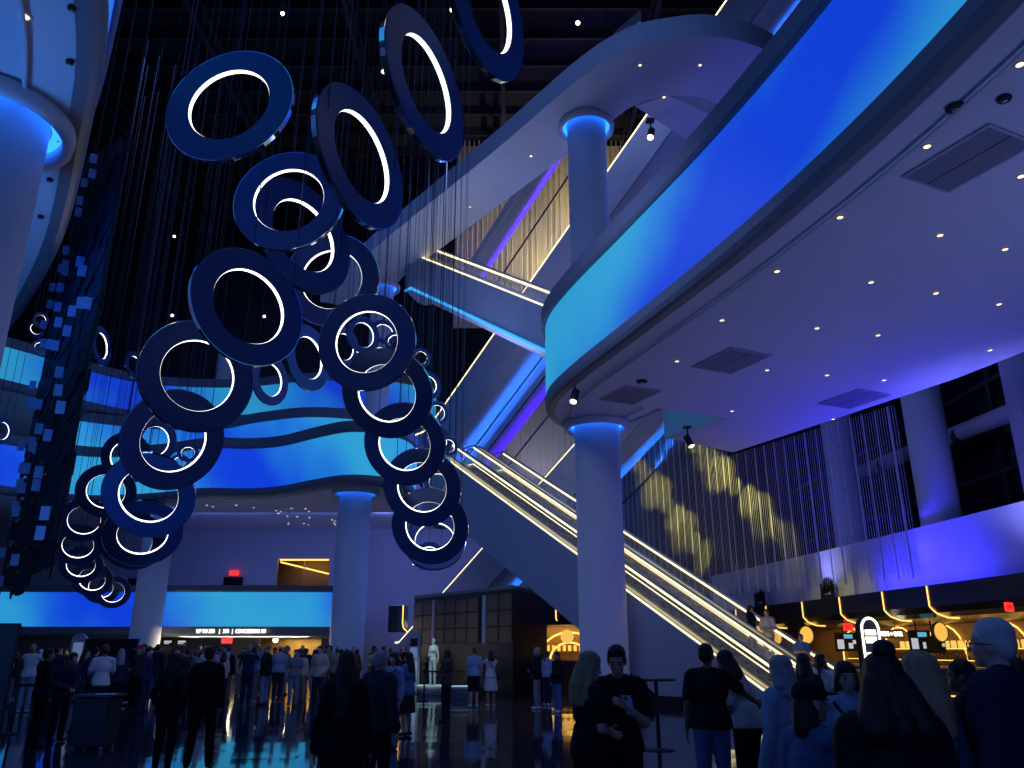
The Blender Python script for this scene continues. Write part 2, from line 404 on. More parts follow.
# third level far balcony
M['led_far3'] = led_mat('led_fascia_far_third', (0.45,0.05,0.3), 0.23, 0.7, 0.42)
tedge = smooth_path([(-5.0,50.5),(-9.0,48.6),(-13.5,49.0),(-19.0,50.2),(-24.6,48.8),(-28.9,42.7),(-33,38)], 6)
balcony('upper_far_balcony', 'uppermost far balcony with narrow blue fascia beside the dark screen', tedge, [(-41,38),(-41,56),(-5,56)], 15.7, (16.2,18.1), M['led_far3'], track=0)
# recessed glowing band at the back of the second level
bedge = smooth_path([(-8,47.5),(-12,46.5),(-15.5,47.6),(-19,49.4),(-23.5,49.0),(-28,46.5)], 6)
t = thing('recessed_light_band', 'recessed cyan light band seen above the rail of the far balcony', 'light band', (-8,47.5,12.6))
mb = MB().sweep(bedge, [(0,13.0),(0,15.0),(0.3,15.0),(0.3,13.0)]); mb.v = [(a+8,b-47.5,c-12.6) for a,b,c in mb.v]
M['led_far2b'] = led_mat('led_recess', (0.26,0.1,0.4), 3.6, 0.85, 0.6)
mb.build('led_skin', M['led_far2b'], t)
mb = MB().sweep(bedge, [(-0.1,12.6),(-0.1,13.0),(0.3,13.0),(0.3,12.6)]); mb.v = [(a+8,b-47.5,c-12.6) for a,b,c in mb.v]; mb.build('lower_edge', M['lip'], t)
mb = MB().sweep(bedge, [(-0.1,15.0),(-0.1,15.62),(0.3,15.62),(0.3,15.0)]); mb.v = [(a+8,b-47.5,c-12.6) for a,b,c in mb.v]; mb.build('upper_edge', M['lip'], t)
# mezzanine over the concession doors
M['led_mezz'] = led_mat('led_fascia_mezzanine', (0.42,0.0,0.25), 5.1, 0.85, 0.48)
medge = smooth_path([(-9.3,45.1),(-12,44.9),(-18,44.8),(-24,44.9),(-30,44.6),(-36,43.8),(-42,42.4)], 5)
balcony('mezzanine', 'low mezzanine with long blue fascia above the crowd', medge, [(-42,52.8),(-9.3,52.8)], 2.35, (2.85,4.65), M['led_mezz'], rail_h=0.35, track=0)
# top-level gallery: pale curved soffit round the column head
gedge = smooth_path([(12.5,26.5),(11.2,24.6),(9.8,23.4),(7.84,22.35),(5.7,22.2),(3.15,23.5),(-0.93,29.0),(-6.5,36.4),(-9.6,40.8),(-11.5,44.0)], 6)
ginner = [(-8.6,45.5),(-6.1,40.6),(-2.4,35.5),(2.25,29.1),(3.6,27.2),(4.5,25.95),(5.1,25.45),(5.8,25.2),(7.0,25.25),(8.1,25.75),(9.6,27.0),(10.6,29)]
t = thing('top_gallery', 'pale curved gallery underside wrapping the top of the tall column', 'balcony', (0,0,0))
MB().prism(gedge + ginner, 21.5, 22.3).build('slab', M['plaster'], t)
MB().sweep(gedge, [(-0.02,21.48),(-0.02,22.4),(0.2,22.4),(0.2,21.48)]).build('edge_trim', M['plaster'], t)
MB().prism([(4.75,25.9),(5.9,25.25),(9.4,27.4),(8.2,28.9)], 21.55, 22.2).build('cross_beam', M['plaster'], t)

# ------------------------------------------------------------------ columns
def column(name, label, x, y, r, z0, z1, glow='blue_led', collar=True):
    t = thing(name, label, 'column', (x, y, z0))
    h = z1 - z0
    MB().lathe([(0,0),(r*1.04,0),(r*1.04,0.18),(r,0.2),(r,h-0.02),(0,h-0.02)], 40, close=False).build('shaft', M['column'], t)
    if collar:
        MB().lathe([(r+0.16,h-0.02),(r+0.34,h-0.02),(r+0.36,h-0.10),(r+0.34,h-0.26),(r+0.20,h-0.26)], 40).build('collar', M['plaster'], t)
        MB().lathe([(r+0.03,h-0.03),(r+0.17,h-0.03),(r+0.17,h-0.07),(r+0.03,h-0.07)], 40).build('glow_ring', M[glow], t)
    return t
column('tall_column', 'tall pale column rising past the balcony nose in front of the escalator', 2.95, 27.0, 0.78, 0, 9.2)
column('column_top', 'upper shaft of the tall column under the pale curved gallery', 2.95, 27.0, 0.76, 10.55, 21.5)
column('round_column', 'pale round column under the far balcony right of the amber doorway', -7.75, 39.4, 0.80, 0, 9.2)
column('round_column', 'pale round column standing in the crowd left of the lettered sign', -19.0, 43.4, 0.76, 0, 9.2)
column('round_column', 'huge cropped column at the left picture edge with blue halo', -7.75, 10.0, 0.80, 0, 9.2)
column('round_column', 'blue-capped column head half hidden behind ring lamps below the pale gallery', -7.4, 41.8, 0.62, 11.7, 21.5)
column('round_column', 'distant violet-lit column seen through the hole of a big ring lamp', -19.6, 52.0, 0.76, 18.8, 21.8)
for (x, y, l) in ((15.1,36.0,'blue-lit facade column behind the curtain strands'), (15.1,28.2,'slate facade column between dark windows'), (15.2,22.3,'facade column cut by the right picture edge')):
    column('facade_column', l, x, y, 0.68, 3.0, 16.0, collar=False)

# ------------------------------------------------------------------ right outer wall: parapet over the bar, dark glazing, mullions, pipe
bar_path = smooth_path([(10.7,47.5),(11.5,43.6),(12.5,36.5),(13.05,31.8),(13.6,26.5),(13.95,22.3),(14.3,17.0),(14.5,10.0)], 5)   # travelling towards the camera
par = offset_path(bar_path, -0.9)
struct('wall_parapet', MB().sweep(par, [(0,3.3),(0,5.75),(-0.3,5.75),(-0.3,3.3)]), M['plaster'])
struct('wall_right', MB().box((21.6, 26, 16.4), (0.4, 72, 33)), M['steel_dark'])
g = struct('window_1', MB().box((20.2, 32, 10.8), (0.12, 50, 10.6)), M['glass_dark'])
for k in range(13):
    o = MB().box((20.08, 8+k*4.0, 10.8), (0.16, 0.22, 10.6)).build('mullion', M['steel_dark'], g)
for z in (6.4, 8.6, 12.4):
    MB().box((20.08, 32, z), (0.14, 50, 0.2)).build('transom', M['steel_dark'], g)
t = thing('service_pipe', 'thick grey pipe running across the dark windows', 'pipe', (18.6, 20, 9.6))
MB().tube([(0,-6,-0.2),(0,25,1.2)], 0.34, 14).build('pipe', M['wall'], t)
for k in range(4): MB().tube([(0,-2+k*7,-0.02+k*0.31-0.15),(0,-1.8+k*7,0.0+k*0.31-0.15)], 0.42, 14).build('clamp', M['steel_dark'], t)
# ------------------------------------------------------------------ ring pendants: position, facing normal, radius, label
RINGS = [
(-3.79,9.02,8.59, -0.147,-0.988,0.044, 0.900, 'top-left large ring lamp tilted, lit crescent at its upper left'),
(-3.58,11.27,8.50, -0.051,-0.999,0.013, 0.900, 'large ring lamp below the top-left one with another ring behind its hole'),
(-1.84,8.36,7.33, 0.903,-0.425,0.063, 0.900, 'steep oval ring lamp, lower of the two slanted ones in the upper middle'),
(-1.02,7.77,7.92, 0.907,-0.418,0.042, 0.900, 'narrow slanted oval ring lamp just left of the top cropped one'),
(-0.30,7.57,8.91, 0.884,-0.465,-0.050, 0.900, 'ring lamp cut off by the top picture edge'),
(-3.58,14.45,8.64, -0.044,-0.990,-0.132, 0.955, 'ring lamp overlapping the right shoulder of the central large ring'),
(-3.83,10.67,6.38, 0.747,-0.663,0.049, 0.900, 'central large ring lamp showing only black roof through its hole'),
(-3.84,13.08,8.86, 0.798,-0.594,0.100, 1.120, 'dark ring lamp mostly hidden behind two overlapping large rings'),
(-2.61,13.43,6.91, -0.129,-0.985,-0.112, 0.900, 'ring lamp at the head of the right hanging chain, small rings in its hole'),
(-2.39,14.59,6.32, -0.163,-0.826,-0.539, 0.900, 'second ring lamp down the right hanging chain'),
(-2.27,16.48,5.79, -0.200,-0.868,-0.455, 0.900, 'third ring lamp down the right hanging chain'),
(-2.02,17.81,5.13, -0.186,-0.887,-0.424, 0.900, 'fourth ring lamp down the right hanging chain'),
(-1.89,18.55,4.37, -0.130,-0.904,-0.406, 0.900, 'lowest full ring lamp of the right hanging chain'),
(-2.24,23.48,4.66, 0.077,-0.947,0.311, 0.900, 'dim ring lamp peeking out under the end of the right chain'),
(-4.97,11.95,5.76, 0.632,-0.773,-0.061, 0.900, 'large ring lamp at the head of the left chain, column seen through it'),
(-5.98,13.71,5.17, 0.663,-0.647,-0.376, 0.900, 'second ring lamp down the left chain with small rings in its hole'),
(-7.26,15.88,4.59, 0.121,-0.837,-0.534, 0.900, 'third ring lamp down the left chain'),
(-8.98,19.61,4.35, 0.392,-0.696,-0.601, 0.900, 'fourth ring lamp of the left chain, touching the pale column'),
(-10.39,22.04,4.53, 0.051,-0.853,-0.520, 0.900, 'ring lamp half hidden left behind the fourth one of the left chain'),
(-13.05,25.49,6.50, 0.279,-0.820,-0.499, 0.900, 'plain dark ring lamp left beside the third ring of the left chain'),
(-13.33,27.09,7.96, -0.007,-0.919,-0.395, 0.900, 'sliver of ring lamp behind the second ring of the left chain'),
(-16.39,30.72,6.38, 0.341,-0.785,-0.517, 0.900, 'upper ring lamp of the small tail at lower left'),
(-17.36,32.40,5.64, 0.307,-0.753,-0.582, 0.900, 'leftmost ring lamp of the small tail at lower left'),
(-18.92,35.83,5.20, 0.296,-0.755,-0.585, 0.900, 'third ring lamp of the small tail at lower left'),
(-19.38,37.88,4.76, 0.201,-0.804,-0.559, 0.900, 'fourth ring lamp of the small tail at lower left'),
(-20.96,41.98,4.70, 0.208,-0.822,-0.530, 0.918, 'last but one ring lamp of the small tail at lower left'),
(-19.95,41.24,4.41, 0.340,-0.855,-0.392, 0.825, 'last and lowest ring lamp of the small tail against the mezzanine band'),
(-13.97,30.41,9.41, 0.805,-0.575,-0.147, 0.900, 'mid-size ring lamp seen inside the second ring of the left chain'),
(-16.20,39.04,11.00, 0.324,-0.918,0.228, 0.500, 'tiny ring lamp seen inside the second ring of the left chain'),
(-16.60,39.19,10.58, 0.382,-0.847,0.370, 0.450, 'faint tiny ring lamp just below another inside a large ring'),
(-8.38,26.23,10.52, 0.902,-0.433,-0.002, 0.900, 'grey narrow ring lamp hanging right of the left chain head'),
(-5.40,19.88,8.99, 0.911,-0.412,0.032, 0.900, 'upright oval ring lamp left behind the right chain head'),
(-5.03,25.10,11.74, 0.725,-0.688,-0.041, 0.675, 'largest of the small rings seen inside the right chain head'),
(-5.67,25.23,11.36, 0.855,-0.516,-0.057, 0.709, 'left small ring lamp inside the right chain head'),
(-4.49,26.08,12.25, 0.431,-0.875,0.222, 0.492, 'upper right small ring lamp inside the right chain head'),
(-3.95,25.16,11.55, -0.071,-0.978,0.198, 0.371, 'rightmost small ring lamp inside the right chain head'),
(-3.07,25.34,11.01, 0.476,-0.875,-0.090, 0.338, 'small ring lamp right above the second ring of the right chain'),
(-2.83,25.63,10.14, 0.600,-0.799,0.053, 0.506, 'small dark ring lamp behind the right rim of the second chain ring'),
(-2.53,25.93,9.24, 0.423,-0.904,-0.060, 0.422, 'small ring lamp near the foot of the slanted light strip'),
(-2.58,26.75,8.48, 0.420,-0.885,0.200, 0.551, 'small ring lamp in front of the head of the main escalator'),
(-2.13,26.28,8.19, 0.521,-0.851,0.060, 0.338, 'tiny ring lamp at the top end of the escalator handrail'),
(-2.50,26.66,7.03, 0.081,-0.980,0.181, 0.472, 'small ring lamp seen inside the fourth ring of the right chain'),
(-2.83,27.45,4.66, -0.027,-0.886,0.462, 0.574, 'small ring lamp deep inside the lowest rings of the right chain'),
(-23.55,36.94,17.31, 0.869,-0.456,-0.193, 0.375, 'tiny far ring lamp at far left, top of three'),
(-24.28,37.83,17.19, -0.030,-0.820,-0.572, 0.433, 'tiny far ring lamp at far left, middle of three'),
(-23.55,37.37,16.03, 0.429,-0.860,0.277, 0.425, 'tiny far ring lamp at far left, lowest of three'),
(-18.04,32.80,14.32, 0.993,0.034,0.109, 0.900, 'thin upright ring lamp right beside the dark screen'),
(-18.90,37.66,15.18, 0.972,-0.215,0.089, 0.700, 'small upright ring lamp touching the left rim of the left chain head'),
(-25.50,38.70,12.05, 0.987,-0.157,-0.042, 0.675, 'ring lamp cut by the left picture edge'),
]
def ring_meshes():
    th, ri = 0.042, 0.575
    b = MB(); b.lathe([(ri,-th),(0.886,-th),(0.893,-th+0.006),(0.893,th-0.006),(0.886,th),(ri,th),(ri,th-0.012),(ri+0.02,th-0.012),(ri+0.02,-th+0.012),(ri,-th+0.012)], 64, smooth=False)
    led = MB(); led.lathe([(ri-0.006,-th+0.0125),(ri+0.019,-th+0.0125),(ri+0.019,th-0.0125),(ri-0.006,th-0.0125)], 64, smooth=False)
    rim = MB(); rim.lathe([(0.894,-th+0.01),(0.902,-th+0.01),(0.902,th-0.01),(0.894,th-0.01)], 64, smooth=False)
    return b.mesh('ring_body'), led.mesh('led_strip'), rim.mesh('outer_rim')
RB, RL, RR = ring_meshes()
for (x, y, z, nx, ny, nz, r, l) in RINGS:
    t = thing('ring_lamp', l, 'ring lamp', (x, y, z), 0, 'hanging light rings')
    q = Vector((nx, ny, nz)).to_track_quat('Z', 'Y'); t.rotation_euler = q.to_euler()
    s = r/0.9
    for nm, me, m in (('ring_body', RB, M['navy']), ('led_strip', RL, M['ring_led']), ('outer_rim', RR, M['chrome'])):
        o = obj(nm, me, m, t); o.scale = (s, s, s)
    inv = q.to_matrix().inverted()
    for k in range(3):
        a = R(90 + 120*k)
        w = Vector((x, y, z)) + q.to_matrix() @ Vector((0.8*r/0.9*math.cos(a), 0.8*r/0.9*math.sin(a), 0))
        top = Vector((w.x, w.y, ROOF-2.2))
        MB().tube([inv @ (w-Vector((x,y,z))), inv @ (top-Vector((x,y,z)))], 0.006+0.00012*w.length, 4, False).build('cable', M['steel_dark'], t)
# ------------------------------------------------------------------ escalators
def escalator(name, label, top, bot, away, lanes=1, depth=2.4, floor_clip=False, detail=True, under='blue_led', flat=1.6, pitch=1.9, edge_led='warm_led', edge_r=0.05):
    T, B = Vector(top), Vector(bot)
    t = thing(name, label, 'escalator', (B.x, B.y, 0 if floor_clip else B.z - depth))
    org = Vector(t.location)
    d2 = Vector((B.x-T.x, B.y-T.y, 0)); L = d2.length; d2.normalize(); aw = Vector((away[0], away[1], 0)).normalized()
    slope = (T.z-B.z)/L
    W = lanes*pitch + 0.1
    def P(s, off, z): return T + d2*s + aw*off + Vector((0, 0, z - T.z)) - org
    def zs(s): return T.z - slope*min(max(s, 0), L)
    # side panels
    if floor_clip:
        s0 = (T.z - depth)/slope
        outl = [(-flat, T.z+0.1), (0, T.z+0.1), (L, B.z+0.1), (L+flat, B.z+0.1), (L+flat, 0.0), (s0, 0.0), (0, T.z-depth), (-flat, T.z-depth)]
    else:
        outl = [(-flat, T.z+0.1), (0, T.z+0.1), (L, B.z+0.1), (L+flat, B.z+0.1), (L+flat, B.z-depth), (L, B.z-depth), (0, T.z-depth), (-flat, T.z-depth)]
    n = len(outl)
    for off in (-0.12, W):
        vs_ = [P(s, off, z) for s, z in outl] + [P(s, off+0.12, z) for s, z in outl]
        fs = [tuple(range(n)), tuple(range(2*n-1, n-1, -1))] + [(i, n+i, n+(i+1)%n, (i+1)%n) for i in range(n)]
        MB().add(vs_, fs).build('side_panel', M['clad'], t)
    # rounded underside
    us = [(-flat, T.z-depth), (0, T.z-depth)] + ([((T.z-depth)/slope, 0.02)] if floor_clip else [(L, B.z-depth), (L+flat, B.z-depth)])
    prof = [(0.0, 0.02)] + [(W*k/8, -0.42*math.sin(math.pi*k/8)) for k in range(1, 8)] + [(W, 0.02)]
    vs_ = []; fs = []
    for s, z in us:
        for o_, dz in prof: vs_.append(P(s, o_, max(z+dz, 0.01) if floor_clip else z+dz))
    m_ = len(prof)
    for i in range(len(us)-1):
        for k in range(m_-1): fs.append((i*m_+k, i*m_+k+1, (i+1)*m_+k+1, (i+1)*m_+k))
    MB().add(vs_, fs, True).build('underside', M['clad'], t)
    if under == 'cyan_led':
        MB().tube([P(s, -0.16, z+0.03) for s, z in us], 0.07, 6).build('lower_edge_light', M[under], t)
    elif under:
        # light channel slung under the far edge of the belly, open upwards
        (sa, za), (sb, zb) = us[1], us[2]
        a, b = P(sa, W+0.55, za-0.9), P(sb, W+0.55, zb-0.9)
        MB().tube([a, b], 0.05, 6).build('light_channel', M['steel_dark'], t)
        col_, pw = {'blue_led': ((0.02,0.20,1.0), 1.0), 'violet_led': ((0.09,0.01,1.0), 0.8)}[under]
        ln_ = (b-a).length
        lp = lamp('belly_light', 'AREA', tuple((a+b)/2 + org + Vector((0,0,0.08))), 26*ln_*pw, col_, None, ln_, 0.08)
        x_ = (b-a).normalized(); tgt = (P((sa+sb)/2, W*0.45, (za+zb)/2-0.3) - (a+b)/2); z_ = -(tgt - x_*tgt.dot(x_)).normalized(); y_ = z_.cross(x_)
        lp.rotation_euler = Matrix((x_, y_, z_)).transposed().to_euler()
    # bright line along the top of the near panel
    line = [(-flat, T.z), (0, T.z), (L, B.z), (L+flat, B.z)]
    MB().tube([P(s, -0.05, z+0.12) for s, z in line], edge_r, 6).build('edge_light', M[edge_led], t)
    if not detail:
        return t
    for ln in range(lanes):
        o0 = ln*pitch + 0.12; o1 = o0 + pitch - 0.34
        # steps of this lane
        mb = MB(); k = 0; s = 0.0; ds = 0.40
        while s < L:
            z = zs(s+ds); c = P(s+ds/2, (o0+o1)/2, z-0.12)
            mb.box(c, (ds*1.02, o1-o0-0.1, 0.24), math.atan2(d2.y, d2.x)); s += ds
        tag(mb.build('steps', M['steel_dark'], t), kind='stuff')
        for e in (-flat*0.6, L+flat*0.4):
            MB().box(P(e, (o0+o1)/2, zs(e)-0.05), (flat, o1-o0, 0.1), math.atan2(d2.y, d2.x)).build('landing_plate', M['steel'], t)
        for off in (o0, o1):
            pts = [P(s, off, z+0.06) for s, z in line]
            MB().tube(pts, 0.024, 6).build('skirt_light', M['warm_led'], t)
            # inner skirt panel
            q = [P(s, off, z+dz) for s, z in line for dz in (-0.15, 0.34)]
            MB().add(q + [p + aw*0.03 for p in q], [(0,2,3,1),(2,4,5,3),(4,6,7,5),(8,9,11,10),(10,11,13,12),(12,13,15,14)]).build('skirt_panel', M['steel'], t)
            # glass panes
            np_ = max(2, int(L/1.9))
            for k in range(np_):
                s0_, s1_ = L*k/np_+0.02, L*(k+1)/np_-0.02
                q = [P(s0_, off, zs(s0_)+0.3), P(s1_, off, zs(s1_)+0.3), P(s1_, off, zs(s1_)+0.92), P(s0_, off, zs(s0_)+0.92)]
                MB().add(q + [p + aw*0.015 for p in q], [(0,1,2,3),(7,6,5,4),(0,4,5,1),(1,5,6,2),(2,6,7,3),(3,7,4,0)]).build('pane', M['glass'], t)
            # handrail with curved ends and the light below it
            hl = [(-flat*0.5, T.z+0.45), (-flat*0.62, T.z+0.7), (-flat*0.5, T.z+0.95), (0, T.z+0.97), (L, B.z+0.97), (L+flat*0.5, B.z+0.95), (L+flat*0.62, B.z+0.7), (L+flat*0.5, B.z+0.45)]
            MB().tube([P(s, off, z) for s, z in hl], 0.05, 8).build('handrail', M['steel'], t)
            MB().tube([P(s, off+0.03, z+0.86) for s, z in line[1:3]], 0.042, 5).build('handrail_light', M['warm_led'], t)
    return t

AWAY1 = (0.743, 0.669); AWAY2 = (0.77, 0.64)
escalator('escalator', 'long gold-lit main escalator running from the floor up behind the tall column', (-3.1,36.3,10.02), (7.62,24.15,0.10), AWAY1, 2, 2.5, True, under=None, edge_r=0.022)
escalator('escalator', 'upper escalator with gold rails and cyan lower edge under the pale gallery', (-5.3,39.0,21.9), (4.6,28.2,12.6), AWAY1, 1, 1.95, False, under='cyan_led', flat=0.5)
escalator('escalator', 'slanted dark escalator flank with blue-lit belly passing behind the balcony nose', (11.2,25.7,30.2), (-5.2,48.05,14.46), AWAY2, 1, 2.4, False, False, under='blue_led', edge_r=0.09, pitch=1.7)
escalator('escalator', 'violet-lit escalator belly beside the blue-lit one', (12.9,27.1,30.2), (-3.5,49.45,14.46), AWAY2, 1, 2.4, False, False, under='violet_led', edge_led='steel_dark', pitch=1.7)
escalator('escalator', 'lower rear escalator flank with slanted light strip above the black booth', (9.0,30.85,16.5), (-6.6,49.6,1.93), AWAY2, 1, 2.2, False, False, under='blue_led', flat=0.4, edge_r=0.08, pitch=1.6)
q = sight(472, 262, y=41.6)
dE = Vector((9.9,-13.5,9.5))
escalator('escalator', 'violet escalator belly high beside the gold curtain wall', tuple(q + dE*0.75), tuple(q - dE*0.06), AWAY2, 1, 0.5, False, False, under='violet_led', edge_led='steel_dark', pitch=0.8)
o = struct('baseboard_escalator', MB().sweep([(2.3,29.95),(7.55,24.1)], [(0.13,0),(0.13,0.28),(0.22,0.28),(0.22,0)]), M['black'])

# ------------------------------------------------------------------ metal strand curtains
def strands(name, label, path, spacing, z0, z1, r, m, jitter=0.0, seed=1):
    rnd = random.Random(seed); mb = MB(); acc = 0.0
    for i in range(len(path)-1):
        a, b = Vector(path[i]), Vector(path[i+1]); seg = (b-a).length
        while acc <= seg:
            p = a + (b-a)*(acc/seg); zz0 = z0 + rnd.uniform(0, jitter); 
            x, y = p.x, p.y
            v = [(x-r,y,zz0),(x,y-r,zz0),(x+r,y,zz0),(x,y+r,zz0),(x-r,y,z1),(x,y-r,z1),(x+r,y,z1),(x,y+r,z1)]
            mb.add(v, [(0,1,5,4),(1,2,6,5),(2,3,7,6),(3,0,4,7)])
            acc += spacing*rnd.uniform(1-jitter*0.2, 1+jitter*0.2)
        acc -= seg
    o = mb.build(name, m); tag(o, label, 'curtain', None, 'stuff'); return o
cpath = [(4.6,44.0),(6.6,37.5),(8.8,31.9),(10.7,28.0),(12.3,24.6)]
strands('strand_curtain', 'fine yellow-lit strands left of the track spotlight, above the escalator', cpath[:3], 0.095, 3.7, 12.4, 0.008, M['strand'], 0.3, 3)
strands('strand_curtain', 'bold bright strands left of the track spotlight, above the escalator', cpath[:3], 0.52, 3.7, 12.4, 0.022, M['strand'], 0.0, 4)
strands('strand_curtain', 'fine strands hanging from the violet-lit edge of the right balcony', cpath[2:], 0.095, 3.7, 9.15, 0.008, M['strand'], 0.3, 5)
strands('strand_curtain', 'bold bright strands hanging from the violet-lit edge of the right balcony', cpath[2:], 0.52, 3.7, 9.15, 0.022, M['strand'], 0.0, 6)
strands('slat_curtain', 'pale strand curtain behind the main escalator under the upper flights', [(-4.0,53.46),(7.2,53.46)], 0.42, 9.4, 18.25, 0.035, M['strand'], 0.0, 5)
strands('slat_curtain', 'gold-lit tall strand curtain behind the upper column', [(-3.3,43.4),(9.4,43.4)], 0.30, 20.0, 32.4, 0.028, M['strand'], 0.0, 6)
lamp('curtain_spot', 'SPOT', (4.6, 40.6, 22.3), 2400, (1.0,0.80,0.40), (2.2, 44.0, 26), 0.2, spot=120, blend=0.9)
lamp('curtain_spot', 'SPOT', (6.2, 40.2, 24.0), 1700, (1.0,0.80,0.40), (5.5, 44.0, 28), 0.2, spot=70, blend=0.8)
lamp('curtain_spot', 'SPOT', (1.5, 49.0, 10.5), 700, (0.85,0.8,0.9), (2.0, 52.5, 15), 0.2, spot=70, blend=0.8)
def on_curtain(px, py):
    """point of the strand curtain seen at (px, py)"""
    d = sight(px, py, y=1.0) - Vector((0,0,1.65))
    for (ax, ay), (bx, by) in zip(cpath[:-1], cpath[1:]):
        den = d.x*(by-ay) - d.y*(bx-ax)
        t_ = (ax*(by-ay) - ay*(bx-ax))/den; f_ = ((d.x*t_-ax)*(bx-ax) + (d.y*t_-ay)*(by-ay))/((bx-ax)**2+(by-ay)**2)
        if t_ > 0 and -0.02 <= f_ <= 1.02: return Vector((0,0,1.65)) + d*t_
    return None
for src, (x0_, y0_), (x1_, y1_), pw in (((7.3,29.2,8.7), (696,446), (788,540), 800), ((5.5,29.6,8.9), (640,466), (704,556), 2000)):
    for k in range(8):
        q = on_curtain(x0_+(x1_-x0_)*k/7, y0_+(y1_-y0_)*k/7)
        if q is not None: lamp('strand_spot', 'SPOT', src, pw*(1.0, 0.7)[k%2], (1.0,0.90,0.20), tuple(q), 0.02, spot=2*math.degrees(math.atan((0.42+0.22*(k%3))/(q-Vector(src)).length)), blend=0.8)

# ------------------------------------------------------------------ tall dark media screen, seen almost edge on from behind
SA, SB = Vector((-9.4,16.7,0)), Vector((-15.9,25.6,0))
sd = (SB-SA).normalized(); sn = Vector((-sd.y, sd.x, 0)); sn = -sn if sn.dot(-SA) < 0 else sn
t = thing('media_screen', 'tall dark LED screen hung at left, seen edge-on from its cabinet side', 'screen', SA)
Ls = (SB-SA).length; srz = math.atan2(sd.y, sd.x)
ncol, nrow = 9, 22
cab = MB().bevel_box((0,0,0), (Ls/ncol-0.08, 0.10, 0.52), 0.015).mesh('cabinet')
plate = MB().bevel_box((0,0,0), (0.19, 0.04, 0.30), 0.008).mesh('back_plate')
M['plate'] = mat('pale_back_plate', (0.35,0.50,0.75), 0.4, vary=0.2)
rnd = random.Random(7)
def ztop(f): return 13.4 + 5.4*f
def zbot(f): return 3.2 + 0.25*math.sin(f*9)
for c in range(ncol):
    f = (c+0.5)/ncol
    for r_ in range(nrow):
        z = zbot(f) + (ztop(f)-zbot(f))*(r_+0.5)/nrow
        off = rnd.uniform(-0.06, 0.06)
        lp = sd*(f*Ls) + sn*off
        o = obj('cabinet', cab, M['black'], t, loc=(lp.x, lp.y, z)); o.rotation_euler = (0, 0, srz)
        if rnd.random() < 0.3*(0.25+f):
            bp = sd*(f*Ls + rnd.uniform(-0.3,0.3)) + sn*(off+0.24)
            p_ = obj('back_plate', plate, M['plate'], t, loc=(bp.x, bp.y, z + rnd.uniform(-0.1,0.1))); p_.rotation_euler = (0, 0, R(rnd.uniform(20,34)))
for c in range(0, ncol+1, 3):
    f = c/ncol; lp = sd*(f*Ls)
    MB().tube([lp+Vector((0,0,zbot(f)-0.15)), lp+Vector((0,0,ROOF-0.6))], 0.03, 6).build('hanger_rod', M['black'], t)
# ------------------------------------------------------------------ downlights, hatches and fittings in the soffits
dl_ring = MB().lathe([(0.055,-0.015),(0.085,-0.015),(0.085,0.0),(0.055,0.0)], 16).mesh('trim_ring')
dl_lens = MB().lathe([(0,-0.012),(0.056,-0.012),(0.056,-0.002),(0,-0.002)], 16, close=False).mesh('lens')
def downlight(px, py, z, label, cat='downlight', grp='downlights in the right soffit'):
    p = sight(px, py, z=z)
    t = thing('downlight', label, cat, p, 0, grp)
    obj('trim_ring', dl_ring, M['plaster'], t); obj('lens', dl_lens, M['down_led'], t)
ORD = ['nearest','second','third','fourth','fifth','sixth','seventh','eighth','ninth','tenth','eleventh','twelfth','thirteenth','fourteenth','fifteenth','sixteenth','seventeenth','eighteenth','nineteenth','twentieth']
def ordinal(i):
    if i < 20: return ORD[i]
    n = i+1; tens = {2:'twenty',3:'thirty',4:'forty'}[n//10]
    return {2:'twentieth',3:'thirtieth',4:'fortieth'}[n//10] if n%10 == 0 else tens + '-' + ('first' if n%10 == 1 else ORD[n%10-1])
DL = [(1020,64),(927,146),(1021,176),(840,217),(940,235),(1005,249),(777,271),(871,282),(936,293),(999,304),(722,320),(817,328),(878,335),(990,350),(677,361),(767,370),(827,375),(884,380),(636,388),(732,411),(833,419)]
DL.sort(key=lambda q: (q[0]-595)**2+(q[1]-420)**2)
for i, (a, b) in enumerate(DL):
    downlight(a, b, 9.19, ordinal(i) + ' amber downlight of the right soffit, counted outward from the tall column')
for (a, b) in ((25,16),):
    downlight(a, b, 9.19, 'single amber downlight in the near left soffit above the halo column', grp='downlights in the left soffit')
for i, (a, b) in enumerate(((470,207),(531,156),(664,97),(640,65),(700,65),(748,78))):
    downlight(a, b, 21.49, ['lower left','middle left','inner edge','upper left','upper middle','upper right'][i] + ' small downlight in the pale top gallery soffit', grp='downlights in the gallery soffit')
rr = random.Random(2)
fp = sorted((rr.uniform(-17,-9), rr.uniform(43.5, 51)) for i in range(26))
fp.sort(key=lambda q: q[0]/q[1])
for i, (x, y) in enumerate(fp):
    t = thing('downlight', ('leftmost' if i == 0 else ordinal(i)) + ' tiny downlight under the far balcony, counted from the left', 'downlight', (x, y, 9.19), 0, 'downlights under the far balcony')
    obj('trim_ring', dl_ring, M['plaster'], t); obj('lens', dl_lens, M['down_led'], t)
def hatch(px, py, w, l, rz, label, z=9.19):
    p = sight(px, py, z=z); t = thing('access_hatch', label, 'hatch', p, rz, 'soffit hatches')
    MB().box((-w/4-0.005,0,-0.012), (w/2-0.02, l-0.02, 0.02)).build('panel', M['hatch'], t)
    MB().box((w/4+0.005,0,-0.012), (w/2-0.02, l-0.02, 0.02)).build('panel', M['hatch'], t)
    MB().box((0,l/2+0.02,-0.014),(w+0.08,0.05,0.026)).box((0,-l/2-0.02,-0.014),(w+0.08,0.05,0.026)).box((w/2+0.02,0,-0.014),(0.05,l,0.026)).box((-w/2-0.02,0,-0.014),(0.05,l,0.026)).build('frame', M['wall'], t)
